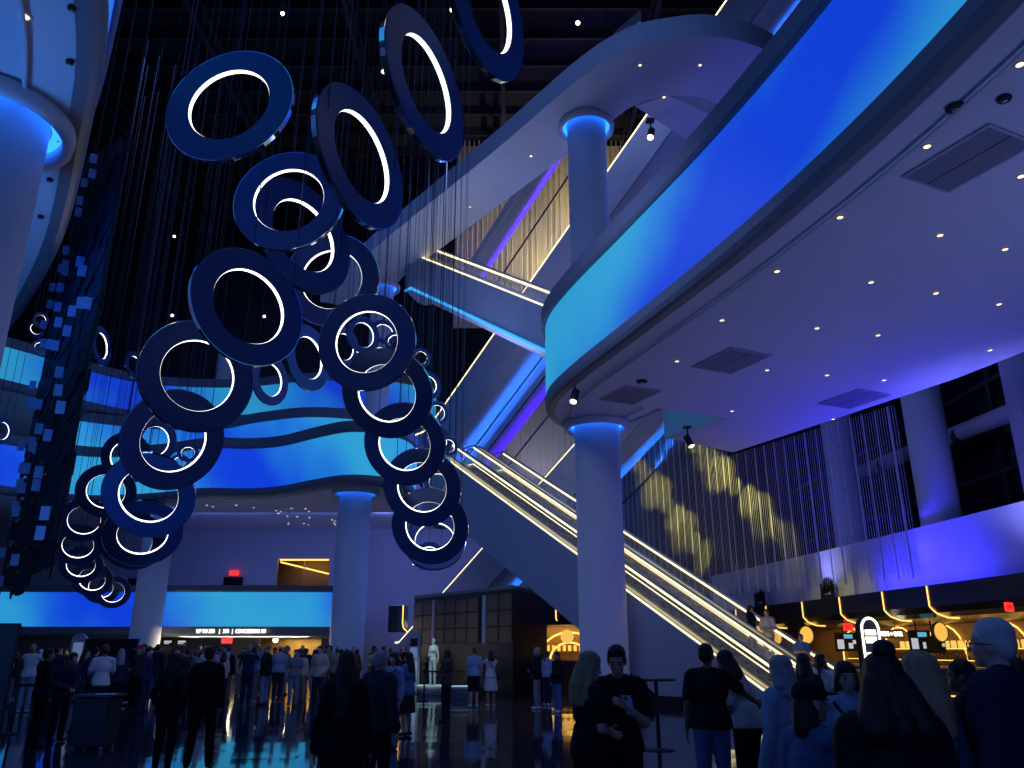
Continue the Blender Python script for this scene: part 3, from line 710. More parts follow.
M['hatch'] = mat('grey_hatch', (0.20,0.20,0.23), 0.7)
hatch(967,160,1.05,1.5,R(25),'large grey grille hatch near the upper right soffit edge')
hatch(731,361,1.3,1.6,R(25),'grey grille hatch in the middle of the right soffit')
hatch(854,399,1.3,1.6,R(25),'faint hatch near the violet-lit edge of the soffit')
hatch(630,395,1.2,1.5,R(25),'faint hatch beside the tall column head')
def soffit_speaker(px, py, z, label, r=0.13):
    p = sight(px, py, z=z); t = thing('ceiling_speaker', label, 'speaker', p)
    MB().lathe([(0,-0.05),(r*0.8,-0.05),(r,-0.03),(r,0),(0,0)], 20, close=False).build('housing', M['black'], t)
    MB().lathe([(0,-0.065),(r*0.4,-0.065),(r*0.4,-0.05),(0,-0.05)], 16, close=False).build('driver', M['steel'], t)
soffit_speaker(955,107,9.19,'black round speaker near the upper right corner')
soffit_speaker(1004,98,9.19,'dark sensor dome at the right of the black speaker', 0.1)
soffit_speaker(642,381,9.19,'black fitting by the nose of the right balcony', 0.16)
for i, (a, b, l) in enumerate(((72,7,'topmost dark sensor on the near left soffit'),(70,61,'second dark sensor down the near left soffit'),(59,138,'third dark sensor down the near left soffit'),(50,179,'fourth dark sensor down the near left soffit'),(41,216,'lowest dark sensor on the near left soffit'))):
    soffit_speaker(a, b, 9.19, l, 0.05)
# spotlights: small cans with a bright lens
def spot_can(p, aim, label, s=1.0, lit='warm_white', grp='spotlights'):
    t = thing('spotlight', label, 'spotlight', p, 0, grp); p = Vector(p)
    d = (Vector(aim)-p).normalized()
    c = d*0.05
    MB().tube([c-d*0.16*s, c+d*0.16*s], 0.09*s, 12).build('can', M['black'], t)
    MB().tube([c+d*0.16*s, c+d*0.175*s], 0.075*s, 12).build('lens', M[lit], t)
    MB().tube([Vector((0,0,0.35*s)), Vector((0,0,0.1*s)), c], 0.022*s, 6).build('bracket', M['black'], t)
    MB().box((0,0,0.36*s),(0.2*s,0.2*s,0.04*s)).build('base_plate', M['black'], t)
    if grp == 'ceiling spotlights': MB().tube([(0,0,0.36*s),(0,0,ROOF-2.15-p.z)], 0.02, 5).build('drop_pole', M['black'], t)
ceil_spots = [(578,21,'bright'),(609,62,'tilted'),(282,12,'faint'),(383,70,'lone'),(86,192,'low'),(174,236,'dim'),(264,316,'amber'),(172,315,'small'),(213,318,'single'),(452,8,'high')]
for i, (a, b, w) in enumerate(ceil_spots):
    p = sight(a, b, z=24.0 + (i%3)*1.5)
    if p.y > 50: p = sight(a, b, y=46)
    t = spot_can(p, (0, 10, 0), w + ' ceiling spotlight glinting ' + ['left of the column head','on the gallery edge','at the top left of the roof','between the two slanted ovals','between near soffit and screen','left of the central ring','inside the central ring','above the left chain head','in the hole of the central ring','beside the top cropped ring'][i], 1.1, grp='ceiling spotlights')
spot_can(sight(651,133,z=21.0), (2,20,5), 'spotlight hung in the arched opening of the top gallery', 1.6)
spot_can(sight(688,440,z=8.75), (9,26,2), 'track spotlight at the notch of the right soffit', 1.3)
spot_can(sight(575,395,z=8.9), (0,20,2), 'white projector fitting at the balcony nose', 1.3)
# ------------------------------------------------------------------ lettering
def text_mesh(s, size, extrude=0.01, bold=0.0):
    c = bpy.data.curves.new('lettering', 'FONT'); c.body = s; c.size = size; c.extrude = extrude; c.align_x = 'CENTER'; c.align_y = 'CENTER'; c.offset = bold
    o = bpy.data.objects.new('lettering', c); COL.objects.link(o)
    dg = bpy.context.evaluated_depsgraph_get(); me = bpy.data.meshes.new_from_object(o.evaluated_get(dg))
    bpy.data.objects.remove(o); bpy.data.curves.remove(c); me.name = 'lettering'; me.materials.clear(); return me

# ------------------------------------------------------------------ bar along the right wall
def bp(Y, off=0.0):
    """point on the canopy line at distance Y"""
    for i in range(len(bar_path)-1):
        a, b = bar_path[i], bar_path[i+1]
        if (a[1]-Y)*(b[1]-Y) <= 0:
            f = (Y-a[1])/(b[1]-a[1]); d = Vector((b[0]-a[0], b[1]-a[1])).normalized()
            return Vector((a[0]+(b[0]-a[0])*f + d[1]*off, Y - d[0]*off, 0)), math.atan2(d[1], d[0])
t = thing('bar_canopy', 'long glossy black bar canopy with curved amber light lines', 'canopy', (bar_path[0][0], bar_path[0][1], 2.6))
o0 = Vector(t.location)
def loc(mb):
    mb.v = [tuple(Vector(p)-o0) for p in mb.v]; return mb
loc(MB().sweep(bar_path, [(0,3.66),(0,3.0),(-0.2,2.80),(-0.55,2.68),(-4.6,2.64),(-4.6,2.8),(-0.85,3.1),(-0.85,3.66)])).build('canopy_shell', M['canopy'], t)
for Y in (46.5, 43.0, 39.5, 35.9, 32.7, 29.6, 26.9):
    q, _ = bp(Y); n, _ = bp(Y, 1.0); n = (n-q)
    pts = [q + n*0.02 + Vector((0,0,3.64)), q + n*0.02 + Vector((0,0,3.0)), q - n*0.08 + Vector((0,0,2.88)), q - n*0.21 + Vector((0,0,2.77)), q - n*0.55 + Vector((0,0,2.65)), q - n*0.95 + Vector((0,0,2.63))]
    loc(MB().tube(pts, 0.024, 6)).build('amber_line', M['amber_led'], t)
bw = offset_path(bar_path, -4.4)
i0 = [i for i, p in enumerate(bw) if p[1] < 24.5][0]
struct('wall_bar_back', MB().sweep(bw[:i0+1], [(0,0),(0,2.63),(-0.2,2.63),(-0.2,0)]), M['gold'])
be = offset_path(bar_path, -1.6)
j0 = [i for i, p in enumerate(be) if p[1] < 23.4][0]
M['beige'] = mat('beige_wall', (0.50,0.40,0.28), 0.7)
struct('wall_bar_end', MB().sweep(be[j0:], [(0,0),(0,2.62),(-0.2,2.62),(-0.2,0)]), M['beige'])
# counters: one long counter, its worktop
cp_ = offset_path(bar_path, -1.0); k0 = [i for i, p in enumerate(cp_) if p[1] < 40][0]; k1 = [i for i, p in enumerate(cp_) if p[1] < 24.2][0]
t = thing('bar_counter', 'long bar counter with pale stone top and dark wood front', 'counter', (cp_[k0][0], cp_[k0][1], 0))
def loc2(mb, tt):
    mb.v = [tuple(Vector(p)-Vector(tt.location)) for p in mb.v]; return mb
loc2(MB().sweep(cp_[k0:k1], [(0,0),(0,1.05),(-0.6,1.05),(-0.6,0)]), t).build('front', M['wood'], t)
loc2(MB().sweep(cp_[k0:k1], [(0.08,1.05),(0.08,1.12),(-0.66,1.12),(-0.66,1.05)]), t).build('worktop', M['stone'], t)
loc2(MB().sweep(cp_[k0:k1], [(0.01,0.2),(0.01,0.24),(0.03,0.24),(0.03,0.2)]), t).build('kick_light', M['amber_led'], t)
sh = offset_path(bar_path, -3.95)
for z, lb in ((1.30,'lower'), (1.72,'upper')):
    t = thing('bar_shelf', lb + ' back shelf of the long bar carrying bottles', 'shelf', (sh[k0][0], sh[k0][1], z))
    loc2(MB().sweep(sh[k0:k1], [(0.2,z-0.03),(0.2,z),(-0.2,z),(-0.2,z-0.03)]), t).build('board', M['wood'], t)
    loc2(MB().sweep(sh[k0:k1], [(0.21,z-0.035),(0.21,z-0.005),(0.225,z-0.005),(0.225,z-0.035)]), t).build('shelf_light', M['amber_led'], t)
bot = MB().lathe([(0,0),(0.042,0),(0.045,0.02),(0.045,0.18),(0.018,0.23),(0.015,0.29),(0,0.29)], 10, close=False).mesh('glass_bottle')
cap = MB().lathe([(0,0.285),(0.018,0.285),(0.018,0.32),(0,0.32)], 8, close=False).mesh('cap')
jar = MB().lathe([(0,0),(0.09,0),(0.10,0.03),(0.10,0.24),(0.08,0.28),(0,0.28)], 10, close=False).mesh('jar')
M['bottle'] = mat('amber_bottle', (0.10,0.05,0.015), 0.15, spec=0.7, vary=0.5, scale=30)
M['bottle2'] = mat('green_bottle', (0.02,0.05,0.02), 0.15, spec=0.7)
M['jar'] = mat('lit_jar', (0.6,0.4,0.1), 0.3, emit=(1.0,0.58,0.12), strength=0.9)
rb = random.Random(11)
for i in range(46):
    Y = 24.6 + i*0.23; q, a = bp(Y, -3.92)
    t = thing('bottle', ordinal(i) + ' small liquor bottle from the near end of the lower bar shelf', 'bottle', (q.x, q.y, 1.30), 0, 'bottles on the lower bar shelf')
    s = rb.uniform(0.85,1.15); mm = M['bottle'] if rb.random() < 0.75 else M['bottle2']
    o = obj('glass_bottle', bot, mm, t); o.scale = (s,s,s); o = obj('cap', cap, M['black'], t); o.scale = (s,s,s)
for i in range(26):
    Y = 24.7 + i*0.42; q, a = bp(Y, -3.92)
    t = thing('lit_jar', ordinal(i) + ' glowing yellow jar from the near end of the upper bar shelf', 'jar', (q.x, q.y, 1.72), 0, 'jars on the upper bar shelf')
    obj('jar', jar, M['jar'], t)
    MB().lathe([(0,0.28),(0.085,0.28),(0.085,0.31),(0,0.31)], 10, close=False).build('lid', M['gold'], t)
# amber arches on the back wall
for n_, Y in enumerate((39.5, 36.0, 33.0, 29.5, 26.5)):
    q, a = bp(Y, -4.33); d = Vector((math.cos(a), math.sin(a), 0))
    t = thing('amber_arch', ['farthest','second farthest','middle','second nearest','nearest'][n_] + ' amber light arch on the back wall of the bar', 'light arch', (q.x, q.y, 0), 0, 'bar arches')
    pts = [-d*1.2+Vector((0,0,0.9))] + [d*(-1.2*math.cos(math.pi*k/10)) + Vector((0,0,1.55+1.05*math.sin(math.pi*k/10))) for k in range(11)] + [d*1.2+Vector((0,0,0.9))]
    MB().tube(pts, 0.035, 6).build('tube', M['amber_led'], t)
M['disc'] = mat('disc_diffuser', (0.5,0.3,0.05), 0.4, emit=(1.0,0.55,0.09), strength=0.95)
# round glowing discs
for n_, (px, py, Y, l) in enumerate(((762,628,41.5,'upper left glowing yellow disc above the bar'),(775,637,40.5,'glowing yellow disc overlapping its neighbour behind the handrail'),(806,635,37.0,'round glowing yellow disc left of the screen in the bar'),(940,632,28.2,'round glowing yellow disc right of the lettered bar sign'))):
    q = sight(px, py, y=Y); t = thing('disc_lamp', l, 'disc lamp', q, R(20), 'bar disc lamps')
    r_ = 0.36 if n_ < 3 else 0.30
    m_ = MB(); m_.lathe([(0,-0.03),(r_,-0.03),(r_,0.03),(0,0.03)], 28, close=False)
    m_.v = [(a, c, b) for a, b, c in m_.v]; m_.build('diffuser', M['disc'], t)
    m_ = MB(); m_.lathe([(r_,-0.05),(r_+0.03,-0.05),(r_+0.03,0.05),(r_,0.05)], 28); m_.v = [(a, c, b) for a, b, c in m_.v]; m_.build('rim', M['gold'], t)
    MB().tube([(0,0.02,r_),(0,0.02,2.64-q.z)], 0.012, 5).build('stem', M['black'], t)
def monitor(q, rz, w, h, label, blocks, hang=None, tilt=R(-8)):
    t = thing('monitor', label, 'screen', q, rz, 'wall monitors')
    hs = MB().bevel_box((0,0,0),(w,0.07,h),0.015).build('housing', M['black'], t)
    for (bx, bz, bw_, bh, m_) in blocks:
        MB().box((bx*w, -0.04, bz*h),(bw_*w,0.012,bh*h)).build('lit_area', M[m_], hs)
    MB().tube([(0,0.03,0),(0,0.12,h*0.3),(0,0.12,hang or h)], 0.025, 6).build('mount', M['black'], t)
M['screen_white'] = mat('screen_white', (0.5,0.5,0.5), 0.4, emit=(0.85,0.92,1.0), strength=0.5)
M['screen_cyan'] = mat('screen_cyan', (0.1,0.3,0.4), 0.4, emit=(0.12,0.5,0.75), strength=0.8)
bl = [(-0.28,-0.12,0.3,0.5,'screen_white'),(0.18,-0.2,0.2,0.3,'screen_white'),(0.36,0.0,0.14,0.2,'screen_white'),(0.1,0.3,0.4,0.22,'screen_cyan')]
q = sight(846,642,y=34.0); monitor(q, R(18), 1.05, 0.72, 'hanging monitor with white figures under a red exit sign', bl, 2.64-q.z)
q = sight(920,641,y=29.4); monitor(q, R(18), 0.95, 0.72, 'hanging monitor left of the round yellow disc', bl, 2.64-q.z)
q = sight(936,645,y=29.0); monitor(q, R(18), 0.8, 0.55, 'dark monitor partly behind the round yellow disc', bl[2:3], 2.64-q.z)
def exit_sign(q, rz, label, w=0.42, h=0.24, m='red_led', hang=0.3):
    t = thing('exit_sign', label, 'exit sign', q, rz, 'exit signs')
    bx_ = MB().bevel_box((0,0,0),(w,0.06,h),0.01).build('box', M['red_led'], t)
    me = text_mesh('EXIT', h*0.62, 0.004); o = obj('lettering', me, M['exit_text'], bx_, loc=(0,-0.036,0)); o.rotation_euler = (R(90),0,0)
    MB().tube([(0,0,h/2),(0,0,h/2+hang)], 0.012, 5).build('stem', M['black'], t)
M['exit_text'] = mat('exit_letter', (0.35,0.0,0.0), 0.5, emit=(0.35,0.0,0.0), strength=1.0)
q = sight(848,627,y=33.6); exit_sign(q, R(15), 'red exit sign above the bar monitor', 0.44, 0.28, hang=2.64-q.z-0.18)
q = sight(1009,607,y=22.6); exit_sign(q, R(35), 'red exit sign on the beige wall at the right edge', 0.42, 0.24, hang=0.12)
q = sight(227,640,y=46.5); exit_sign(q, 0, 'red exit sign in the crowd below the lettered sign', 0.6, 0.36, hang=2.34-q.z-0.18)
q = sight(234,573,y=52.6); exit_sign(q, 0, 'small red exit sign above the dark wall monitor', 0.6, 0.3, hang=0.1)
# hanging lit bar lettering and the arched totem
q = sight(892,634,y=24.0)
q = sight(886,634,y=30.5)
t = thing('bar_sign', 'white lit lettering hung beside the arched totem', 'sign', q, R(22))
o = obj('lettering', text_mesh('KITCHEN + BAR', 0.22, 0.02, 0.004), M['white_sign'], t); o.rotation_euler = (R(90),0,0)
MB().box((0,0.03,0.0),(1.75,0.03,0.30)).build('backing', M['wood'], t)
for x in (-0.5,0.5): MB().tube([(x,0.03,0.12),(x,0.03,2.64-q.z)], 0.012, 5).build('stem', M['black'], t)
def arch_outline(w, h, n=12):
    r = w/2; return [(-r,0)] + [(-r*math.cos(math.pi*k/n), h-r+r*math.sin(math.pi*k/n)) for k in range(n+1)] + [(r,0)]
def totem(p, rz, w, h, label, body_m, line_m, panels, cat='totem sign'):
    t = thing('totem_sign', label, cat, p, rz)
    ol = arch_outline(w, h); n = len(ol)
    vs_ = [(x,-0.07,z) for x, z in ol] + [(x,0.07,z) for x, z in ol]
    bd_ = MB().add(vs_, [tuple(range(n)), tuple(range(2*n-1,n-1,-1))] + [(i,n+i,n+(i+1)%n,(i+1)%n) for i in range(n)]).build('body', body_m, t)
    ol2 = arch_outline(w*0.8, h-w*0.1)
    MB().tube([(x,-0.085,z+0.02) for x, z in ol2], w*0.045, 6).build('outline_light', line_m, t)
    for (z, ph, pw, m_) in panels: MB().box((0,-0.08,z),(w*pw,0.02,ph)).build('lit_panel', m_, bd_)
    MB().box((0,0,0.03),(w*1.1,0.4,0.06)).build('base', M['black'], t)
    return t
totem((8.50,20.0,0), R(20), 0.62, 2.42, 'arched black totem with white light outline in front of the bar', M['black'], M['white_sign'],
      [(2.05,0.12,0.5,M['white_sign']),(1.88,0.14,0.5,M['white_sign']),(1.5,0.2,0.56,M['white_sign']),(1.25,0.2,0.56,M['white_sign']),(1.0,0.16,0.56,M['white_sign']),(0.6,0.5,0.56,M['white_sign'])])
M['kiosk'] = mat('kiosk_panel', (0.3,0.4,0.6), 0.3, emit=(0.25,0.35,0.6), strength=0.35)
M['kiosk_body'] = mat('kiosk_body', (0.45,0.48,0.55), 0.4)
q = sight(414.5,640,y=34.0)
totem((q.x,34.0,0), R(-8), 0.5, 2.42, 'tall round-topped information kiosk beside the black booth', M['kiosk_body'], M['kiosk_body'], [(1.95,0.3,0.6,M['black']),(1.55,0.4,0.6,M['kiosk']),(0.9,0.7,0.6,M['kiosk'])], 'kiosk')
q = sight(79,645,y=29.0)
totem((q.x,29.0,0), R(10), 0.5, 2.2, 'round-topped kiosk left of the black display board in the crowd', M['kiosk_body'], M['kiosk_body'], [(1.6,0.6,0.6,M['kiosk'])], 'kiosk')
# warm bar lighting under the canopy
for Y in (42.0, 38.0, 34.0, 30.0, 26.0):
    q, a = bp(Y, -2.6); lamp('bar_downlight', 'AREA', (q.x, q.y, 2.58), 26, (1.0,0.60,0.20), (q.x+0.6, q.y, 0), 2.2, 0.5)
lamp('bar_end_light', 'AREA', (15.0, 20.5, 2.6), 40, (1.0,0.62,0.28), (15.6, 20.0, 1.0), 1.5, 0.4)
# moving-head fixtures on the canopy
def moving_head(q, rz, label):
    t = thing('moving_head_light', label, 'stage light', q, rz, 'moving heads')
    MB().bevel_box((0,0,0.09),(0.5,0.36,0.18),0.03).build('base', M['black'], t)
    for s in (-1,1): MB().bevel_box((0.26*s,0,0.38),(0.07,0.2,0.5),0.02).build('yoke_arm', M['black'], t)
    m_ = MB(); m_.tube([(0,0.16,0.30),(0,0.05,0.46),(0,-0.16,0.78)], [0.13,0.21,0.18], 14); m_.build('head', M['black'], t)
    m_ = MB(); m_.tube([(0,-0.16,0.78),(0,-0.175,0.80)], 0.15, 14); m_.build('lens', M['glass_dark'], t)
q = bp(41.0,-0.42)[0] + Vector((0,0,3.665)); moving_head(q, R(30), 'left moving-head stage light standing on the bar canopy')
q = bp(34.4,-0.42)[0] + Vector((0,0,3.665)); moving_head(q, R(20), 'right moving-head stage light standing on the bar canopy')

# second bar glimpsed between booth and tall column, and its canopy end left of the booth
t = thing('rear_bar', 'amber-lit rear bar glimpsed between the black booth and the tall column', 'bar', (3.2,45.5,0))
MB().box((0,1.4,1.5),(5.0,0.2,3.0)).build('back_panel', M['gold'], t)
MB().box((0,-0.2,3.35),(5.0,3.4,0.9)).build('canopy', M['canopy'], t)
MB().box((0,-0.6,0.55),(4.6,0.6,1.1)).build('counter', M['wood'], t); MB().box((0,-0.6,1.13),(4.8,0.75,0.06)).build('worktop', M['stone'], t)
MB().tube([(-1.7+x*0.0,1.25,1.0) for x in (0,)] + [(-1.7*math.cos(math.pi*k/12),1.25,1.1+1.5*math.sin(math.pi*k/12)) for k in range(13)], 0.05, 6).build('arch_light', M['amber_led'], t)
MB().tube([(-1.1*math.cos(math.pi*k/12),1.22,1.1+0.95*math.sin(math.pi*k/12)) for k in range(13)], 0.05, 6).build('arch_light', M['amber_led'], t)
MB().tube([(-0.9,-1.95,3.75),(-0.9,-1.95,3.2),(-0.7,-1.7,2.93)], 0.035, 6).build('amber_line', M['amber_led'], t)
for k in range(9): MB().box((-1.2+k*0.3,1.2,1.75),(0.16,0.1,0.3)).build('lit_bottle', M['jar'], t)
m_ = MB(); m_.lathe([(0,-0.03),(0.35,-0.03),(0.35,0.03),(0,0.03)], 24, close=False); m_.v = [(a-0.2, c+0.2, b+2.35) for a,b,c in m_.v]; m_.build('disc', M['jar'], t)
lamp('rear_bar_light', 'AREA', (3.2,45.9,2.8), 50, (1.0,0.62,0.2), (3.2,46.6,1.0), 4, 0.5)
t = thing('rear_canopy', 'dark canopy end with amber line left of the black booth', 'canopy', (-6.35,46.5,2.55))
MB().bevel_box((0,0,0.75),(0.9,1.6,1.45),0.05).build('shell', M['canopy'], t)
MB().tube([(0.36,-0.82,1.45),(0.36,-0.82,0.5),(0.42,-0.82,0.25),(0.62,-0.7,0.05)], 0.035, 6).build('amber_line', M['amber_led'], t)
MB().box((0,0.9,0.9),(0.1,0.4,0.1)).build('bracket', M['black'], t)

# ------------------------------------------------------------------ black booth with tiled upper front
P1, P2, P3 = Vector((-4.4,37.4,0)), Vector((0.04,31.0,0)), Vector((1.55,37.0,0))
t = thing('booth', 'black booth with tiled upper front standing under the main escalator', 'booth', P2)
poly = [P1, P2, P3, Vector((-2.8,40.6,0))]
M['booth'] = mat('booth_lacquer', (0.010,0.012,0.020), 0.25)
M['tile'] = mat('booth_tile', (0.018,0.022,0.035), 0.5, vary=0.5, scale=2)
shell_ = MB().prism([tuple((p-P2)[:2]) for p in poly], 0, 3.9); shell_ = shell_.build('shell', M['booth'], t)
fd = (P2-P1); fl = fd.length; fd.normalize(); fn = Vector((fd.y, -fd.x, 0)); frz = math.atan2(fd.y, fd.x)
tile = MB().bevel_box((0,0,0),(0.84,0.05,0.55),0.012).mesh('front_tile')
pos = [(k*0.9+0.45) for k in range(2)] + [2.35+k*0.9 for k in range(4)] + [6.45+k*0.9 for k in range(2)]
for s in pos:
    for r_ in range(3):
        q = P1-P2 + fd*(s) + fn*0.03; o = obj('front_tile', tile, M['tile'], shell_, loc=(q.x, q.y, 2.2+r_*0.6)); o.rotation_euler = (0,0,frz)
for s in (1.84, 5.86):
    q = P1-P2 + fd*s + fn*0.03; MB().box((q.x,q.y,2.8),(0.22,0.06,1.8),frz).build('divider', M['divider'] if 'divider' in M else M['clad'], t)
MB().sweep([tuple((p-P2)[:2]) for p in (P1,P2,P3)], [(0.04,3.86),(0.04,3.98),(-0.3,3.98),(-0.3,3.86)]).build('coping', M['lip'], t)

# ------------------------------------------------------------------ platform, plinth, table, boards, cart, stanchions
q = sight(432,695,z=0.0); ROBOT = Vector((q.x, q.y, 0))
t = thing('display_platform', 'round lit display platform under the pale robot figure', 'platform', ROBOT)
MB().lathe([(0,0),(0.5,0),(0.52,0.05),(0.62,0.22),(0.62,0.34),(0,0.34)], 40, close=False).build('drum', M['kiosk_body'], t)
M['soft_led'] = mat('soft_platform_light', (0.5,0.6,0.6), 0.5, emit=(0.55,0.9,1.0), strength=0.5)
MB().lathe([(0.5,0.345),(0.6,0.345),(0.6,0.36),(0.5,0.36)], 40).build('rim_light', M['soft_led'], t)
lamp('figure_spot', 'SPOT', (ROBOT.x-0.8, ROBOT.y-3.0, 4.6), 330, (0.75,1.0,0.85), (ROBOT.x, ROBOT.y, 1.1), 0.05, spot=26, blend=0.4)
q = sight(462,698,z=0.0)
t = thing('plinth', 'low empty white-topped plinth right of the robot figure', 'plinth', q)
MB().lathe([(0,0),(0.45,0),(0.5,0.3),(0.56,0.33),(0.56,0.4),(0,0.4)], 36, close=False).build('drum', M['kiosk_body'], t)
MB().lathe([(0,0.4),(0.5,0.4),(0.5,0.41),(0,0.41)], 36, close=False).build('top_plate', M['soft_led'], t)
def cocktail_table(x, y, label):
    t = thing('cocktail_table', label, 'table', (x, y, 0))
    MB().lathe([(0,1.13),(0.34,1.13),(0.36,1.15),(0.34,1.17),(0,1.17)], 32, close=False).build('table_top', M['steel_dark'], t)
    MB().tube([(0,0,0.03),(0,0,1.13)], 0.035, 10).build('post', M['steel_dark'], t)
    MB().lathe([(0,0),(0.28,0),(0.28,0.012),(0.05,0.035),(0,0.035)], 32, close=False).build('base', M['steel_dark'], t)
cocktail_table(2.56, 15.2, 'tall slim cocktail table in front of the escalator wall')
def board(x, y, rz, w, h, label):
    t = thing('display_board', label, 'board', (x, y, 0), rz)
    MB().bevel_box((0,0,h/2+0.06),(w,0.08,h-0.12),0.01).build('panel', M['black'], t)
    for s in (-1,1): MB().box((s*w*0.4,0,0.03),(0.08,0.5,0.06)).build('foot', M['black'], t)
    MB().box((0,0.05,h-0.05),(w,0.03,0.1)).build('top_rail', M['steel_dark'], t)
board(-9.05, 14.0, R(8), 1.5, 2.08, 'black display board cut by the left picture edge')
q = sight(110,655,y=27.0); board(q.x, 27.0, R(-4), 1.75, 2.0, 'wide black display board behind the red-capped visitor')
t = thing('host_cart', 'black host stand with papers on top at lower left', 'stand', (-7.35, 15.3, 0))
MB().bevel_box((0,0,0.46),(0.62,0.5,0.80),0.02).build('cabinet', M['black'], t)
MB().bevel_box((0,0,0.885),(0.70,0.58,0.045),0.01).build('top', M['steel_dark'], t)
for sx in (-1,1):
    for sy in (-1,1):
        m_ = MB(); m_.tube([(sx*0.25-0.02,sy*0.2,0.045),(sx*0.25+0.02,sy*0.2,0.045)], 0.045, 12); m_.build('wheel', M['steel'], t)
t = thing('paper_sheet', 'pale papers lying on the black host stand', 'paper', (-7.22,15.25,0.909), R(20))
M['paper'] = mat('paper', (0.55,0.6,0.7), 0.8)
MB().box((0,0,0.003),(0.34,0.24,0.006)).build('sheet', M['paper'], t)
def stanchion(x, y, label, belt_to=None):
    t = thing('stanchion', label, 'stanchion', (x, y, 0), 0, 'belt stanchions')
    MB().lathe([(0,0),(0.17,0),(0.17,0.015),(0.04,0.05),(0,0.05)], 24, close=False).build('base', M['black'], t)
    MB().tube([(0,0,0.04),(0,0,0.98)], 0.03, 10).build('post', M['black'], t)
    MB().tube([(0,0,0.9),(0,0,1.02)], 0.042, 10).build('head', M['black'], t)
    if belt_to:
        d = Vector((belt_to[0]-x, belt_to[1]-y, 0)); MB().add([Vector((0,-0.01,0.92)),d+Vector((0,-0.01,0.92)),d+Vector((0,-0.01,0.98)),Vector((0,-0.01,0.98)),Vector((0,0.01,0.92)),d+Vector((0,0.01,0.92)),d+Vector((0,0.01,0.98)),Vector((0,0.01,0.98))], [(0,1,2,3),(7,6,5,4),(0,4,5,1),(3,2,6,7),(1,5,6,2),(0,3,7,4)]).build('belt', M['black'], t)
stanchion(-10.4, 18.0, 'black belt stanchion at the left edge behind the board', (-8.75,17.6))
stanchion(-8.7, 17.6, 'black belt stanchion right of the cropped board')
stanchion(-3.0, 29.2, 'thin black belt stanchion in front of the robot platform', (-1.2,29.6))
stanchion(-1.15, 29.6, 'thin black belt stanchion in front of the booth front')
# mezzanine lettering, menu screens, dark wall monitor, sconce
t = thing('wayfinding_sign', 'white lit lettering on the edge of the mezzanine', 'sign', (-15.1, 44.72, 2.60))
for k, (s, x, w) in enumerate((('UP TO 200',-1.02,0),('|',-0.27,0),('300',0.07,0),('|',0.42,0),('CONCESSIONS 103',1.4,0))):
    o = obj('lettering', text_mesh(s, 0.265, 0.012, 0.004), M['white_sign'], t, loc=(x-0.25,-0.02,0)); o.rotation_euler = (R(90),0,0); o.scale = (0.78 if k != 4 else 0.72,1,1)
MB().box((0,0.03,0),(3.7,0.02,0.4)).build('backing', M['lip'], t)
for px, l in ((168,'left'),(182,'right')):
    q = sight(px,642,y=47.0); t = thing('menu_screen', l + ' small dark menu screen with white writing under the mezzanine', 'screen', q, 0, 'menu screens')
    MB().bevel_box((0,0,0),(0.62,0.06,0.42),0.01).build('housing', M['black'], t)
    MB().box((0,-0.035,0.02),(0.42,0.01,0.10)).build('lit_line', M['screen_white'], t); MB().box((-0.05,-0.035,-0.08),(0.3,0.01,0.05)).build('lit_line', M['screen_white'], t)
    MB().tube([(0,0,0.2),(0,0,2.34-q.z)], 0.02, 5).build('stem', M['black'], t)
q = sight(233,583,y=52.7); t = thing('wall_monitor', 'large dark monitor on the rear wall below an exit sign', 'screen', q)
MB().bevel_box((0,0,0),(1.25,0.1,0.75),0.02).build('housing', M['black'], t); MB().box((0,-0.055,0),(1.15,0.01,0.65)).build('panel', M['glass_dark'], t)
q = sight(132,584,y=52.7); t = thing('wall_monitor', 'small dark monitor on the rear wall left of the crowd column', 'screen', q)
MB().bevel_box((0,0,0),(0.6,0.1,0.7),0.02).build('housing', M['black'], t); MB().box((0,-0.055,0),(0.52,0.01,0.62)).build('panel', M['glass_dark'], t)
q = sight(276,640,y=52.7); t = thing('wall_sconce', 'bright warm wall lamp at the left of the amber doorway', 'wall lamp', q)
MB().box((0,0.0,0),(0.3,0.08,0.3)).build('back_plate', M['steel'], t); MB().ellipsoid((0,-0.14,0),(0.16,0.12,0.16)).build('globe', M['warm_white'], t)
# ------------------------------------------------------------------ people
def capsule(mb, p0, p1, r0, r1, n=12, flat=None):
    p0, p1 = Vector(p0), Vector(p1); d = (p1-p0)
    L = d.length
    if L < 1e-5: d = Vector((0,0,1))
    d.normalize(); u = d.orthogonal().normalized(); w = d.cross(u)
    rings = [(p0 - d*r0*math.cos(a), r0*math.sin(a)) for a in (0.35, 0.8, 1.2)] + [(p0, r0), (p1, r1)] + [(p1 + d*r1*math.cos(a), r1*math.sin(a)) for a in (1.2, 0.8, 0.35)]
    vs_ = [p0 - d*r0]
    for c, r in rings:
        for k in range(n):
            a = 2*math.pi*k/n; vs_.append(c + (u*math.cos(a)+w*math.sin(a))*r)
    vs_.append(p1 + d*r1); T = len(vs_)-1; fs = []
    for k in range(n):
        fs.append((0, 1+(k+1)%n, 1+k)); fs.append((T, 1+(len(rings)-1)*n+k, 1+(len(rings)-1)*n+(k+1)%n))
        for i in range(len(rings)-1): fs.append((1+i*n+k, 1+i*n+(k+1)%n, 1+(i+1)*n+(k+1)%n, 1+(i+1)*n+k))
    mb.add(vs_, fs, True)

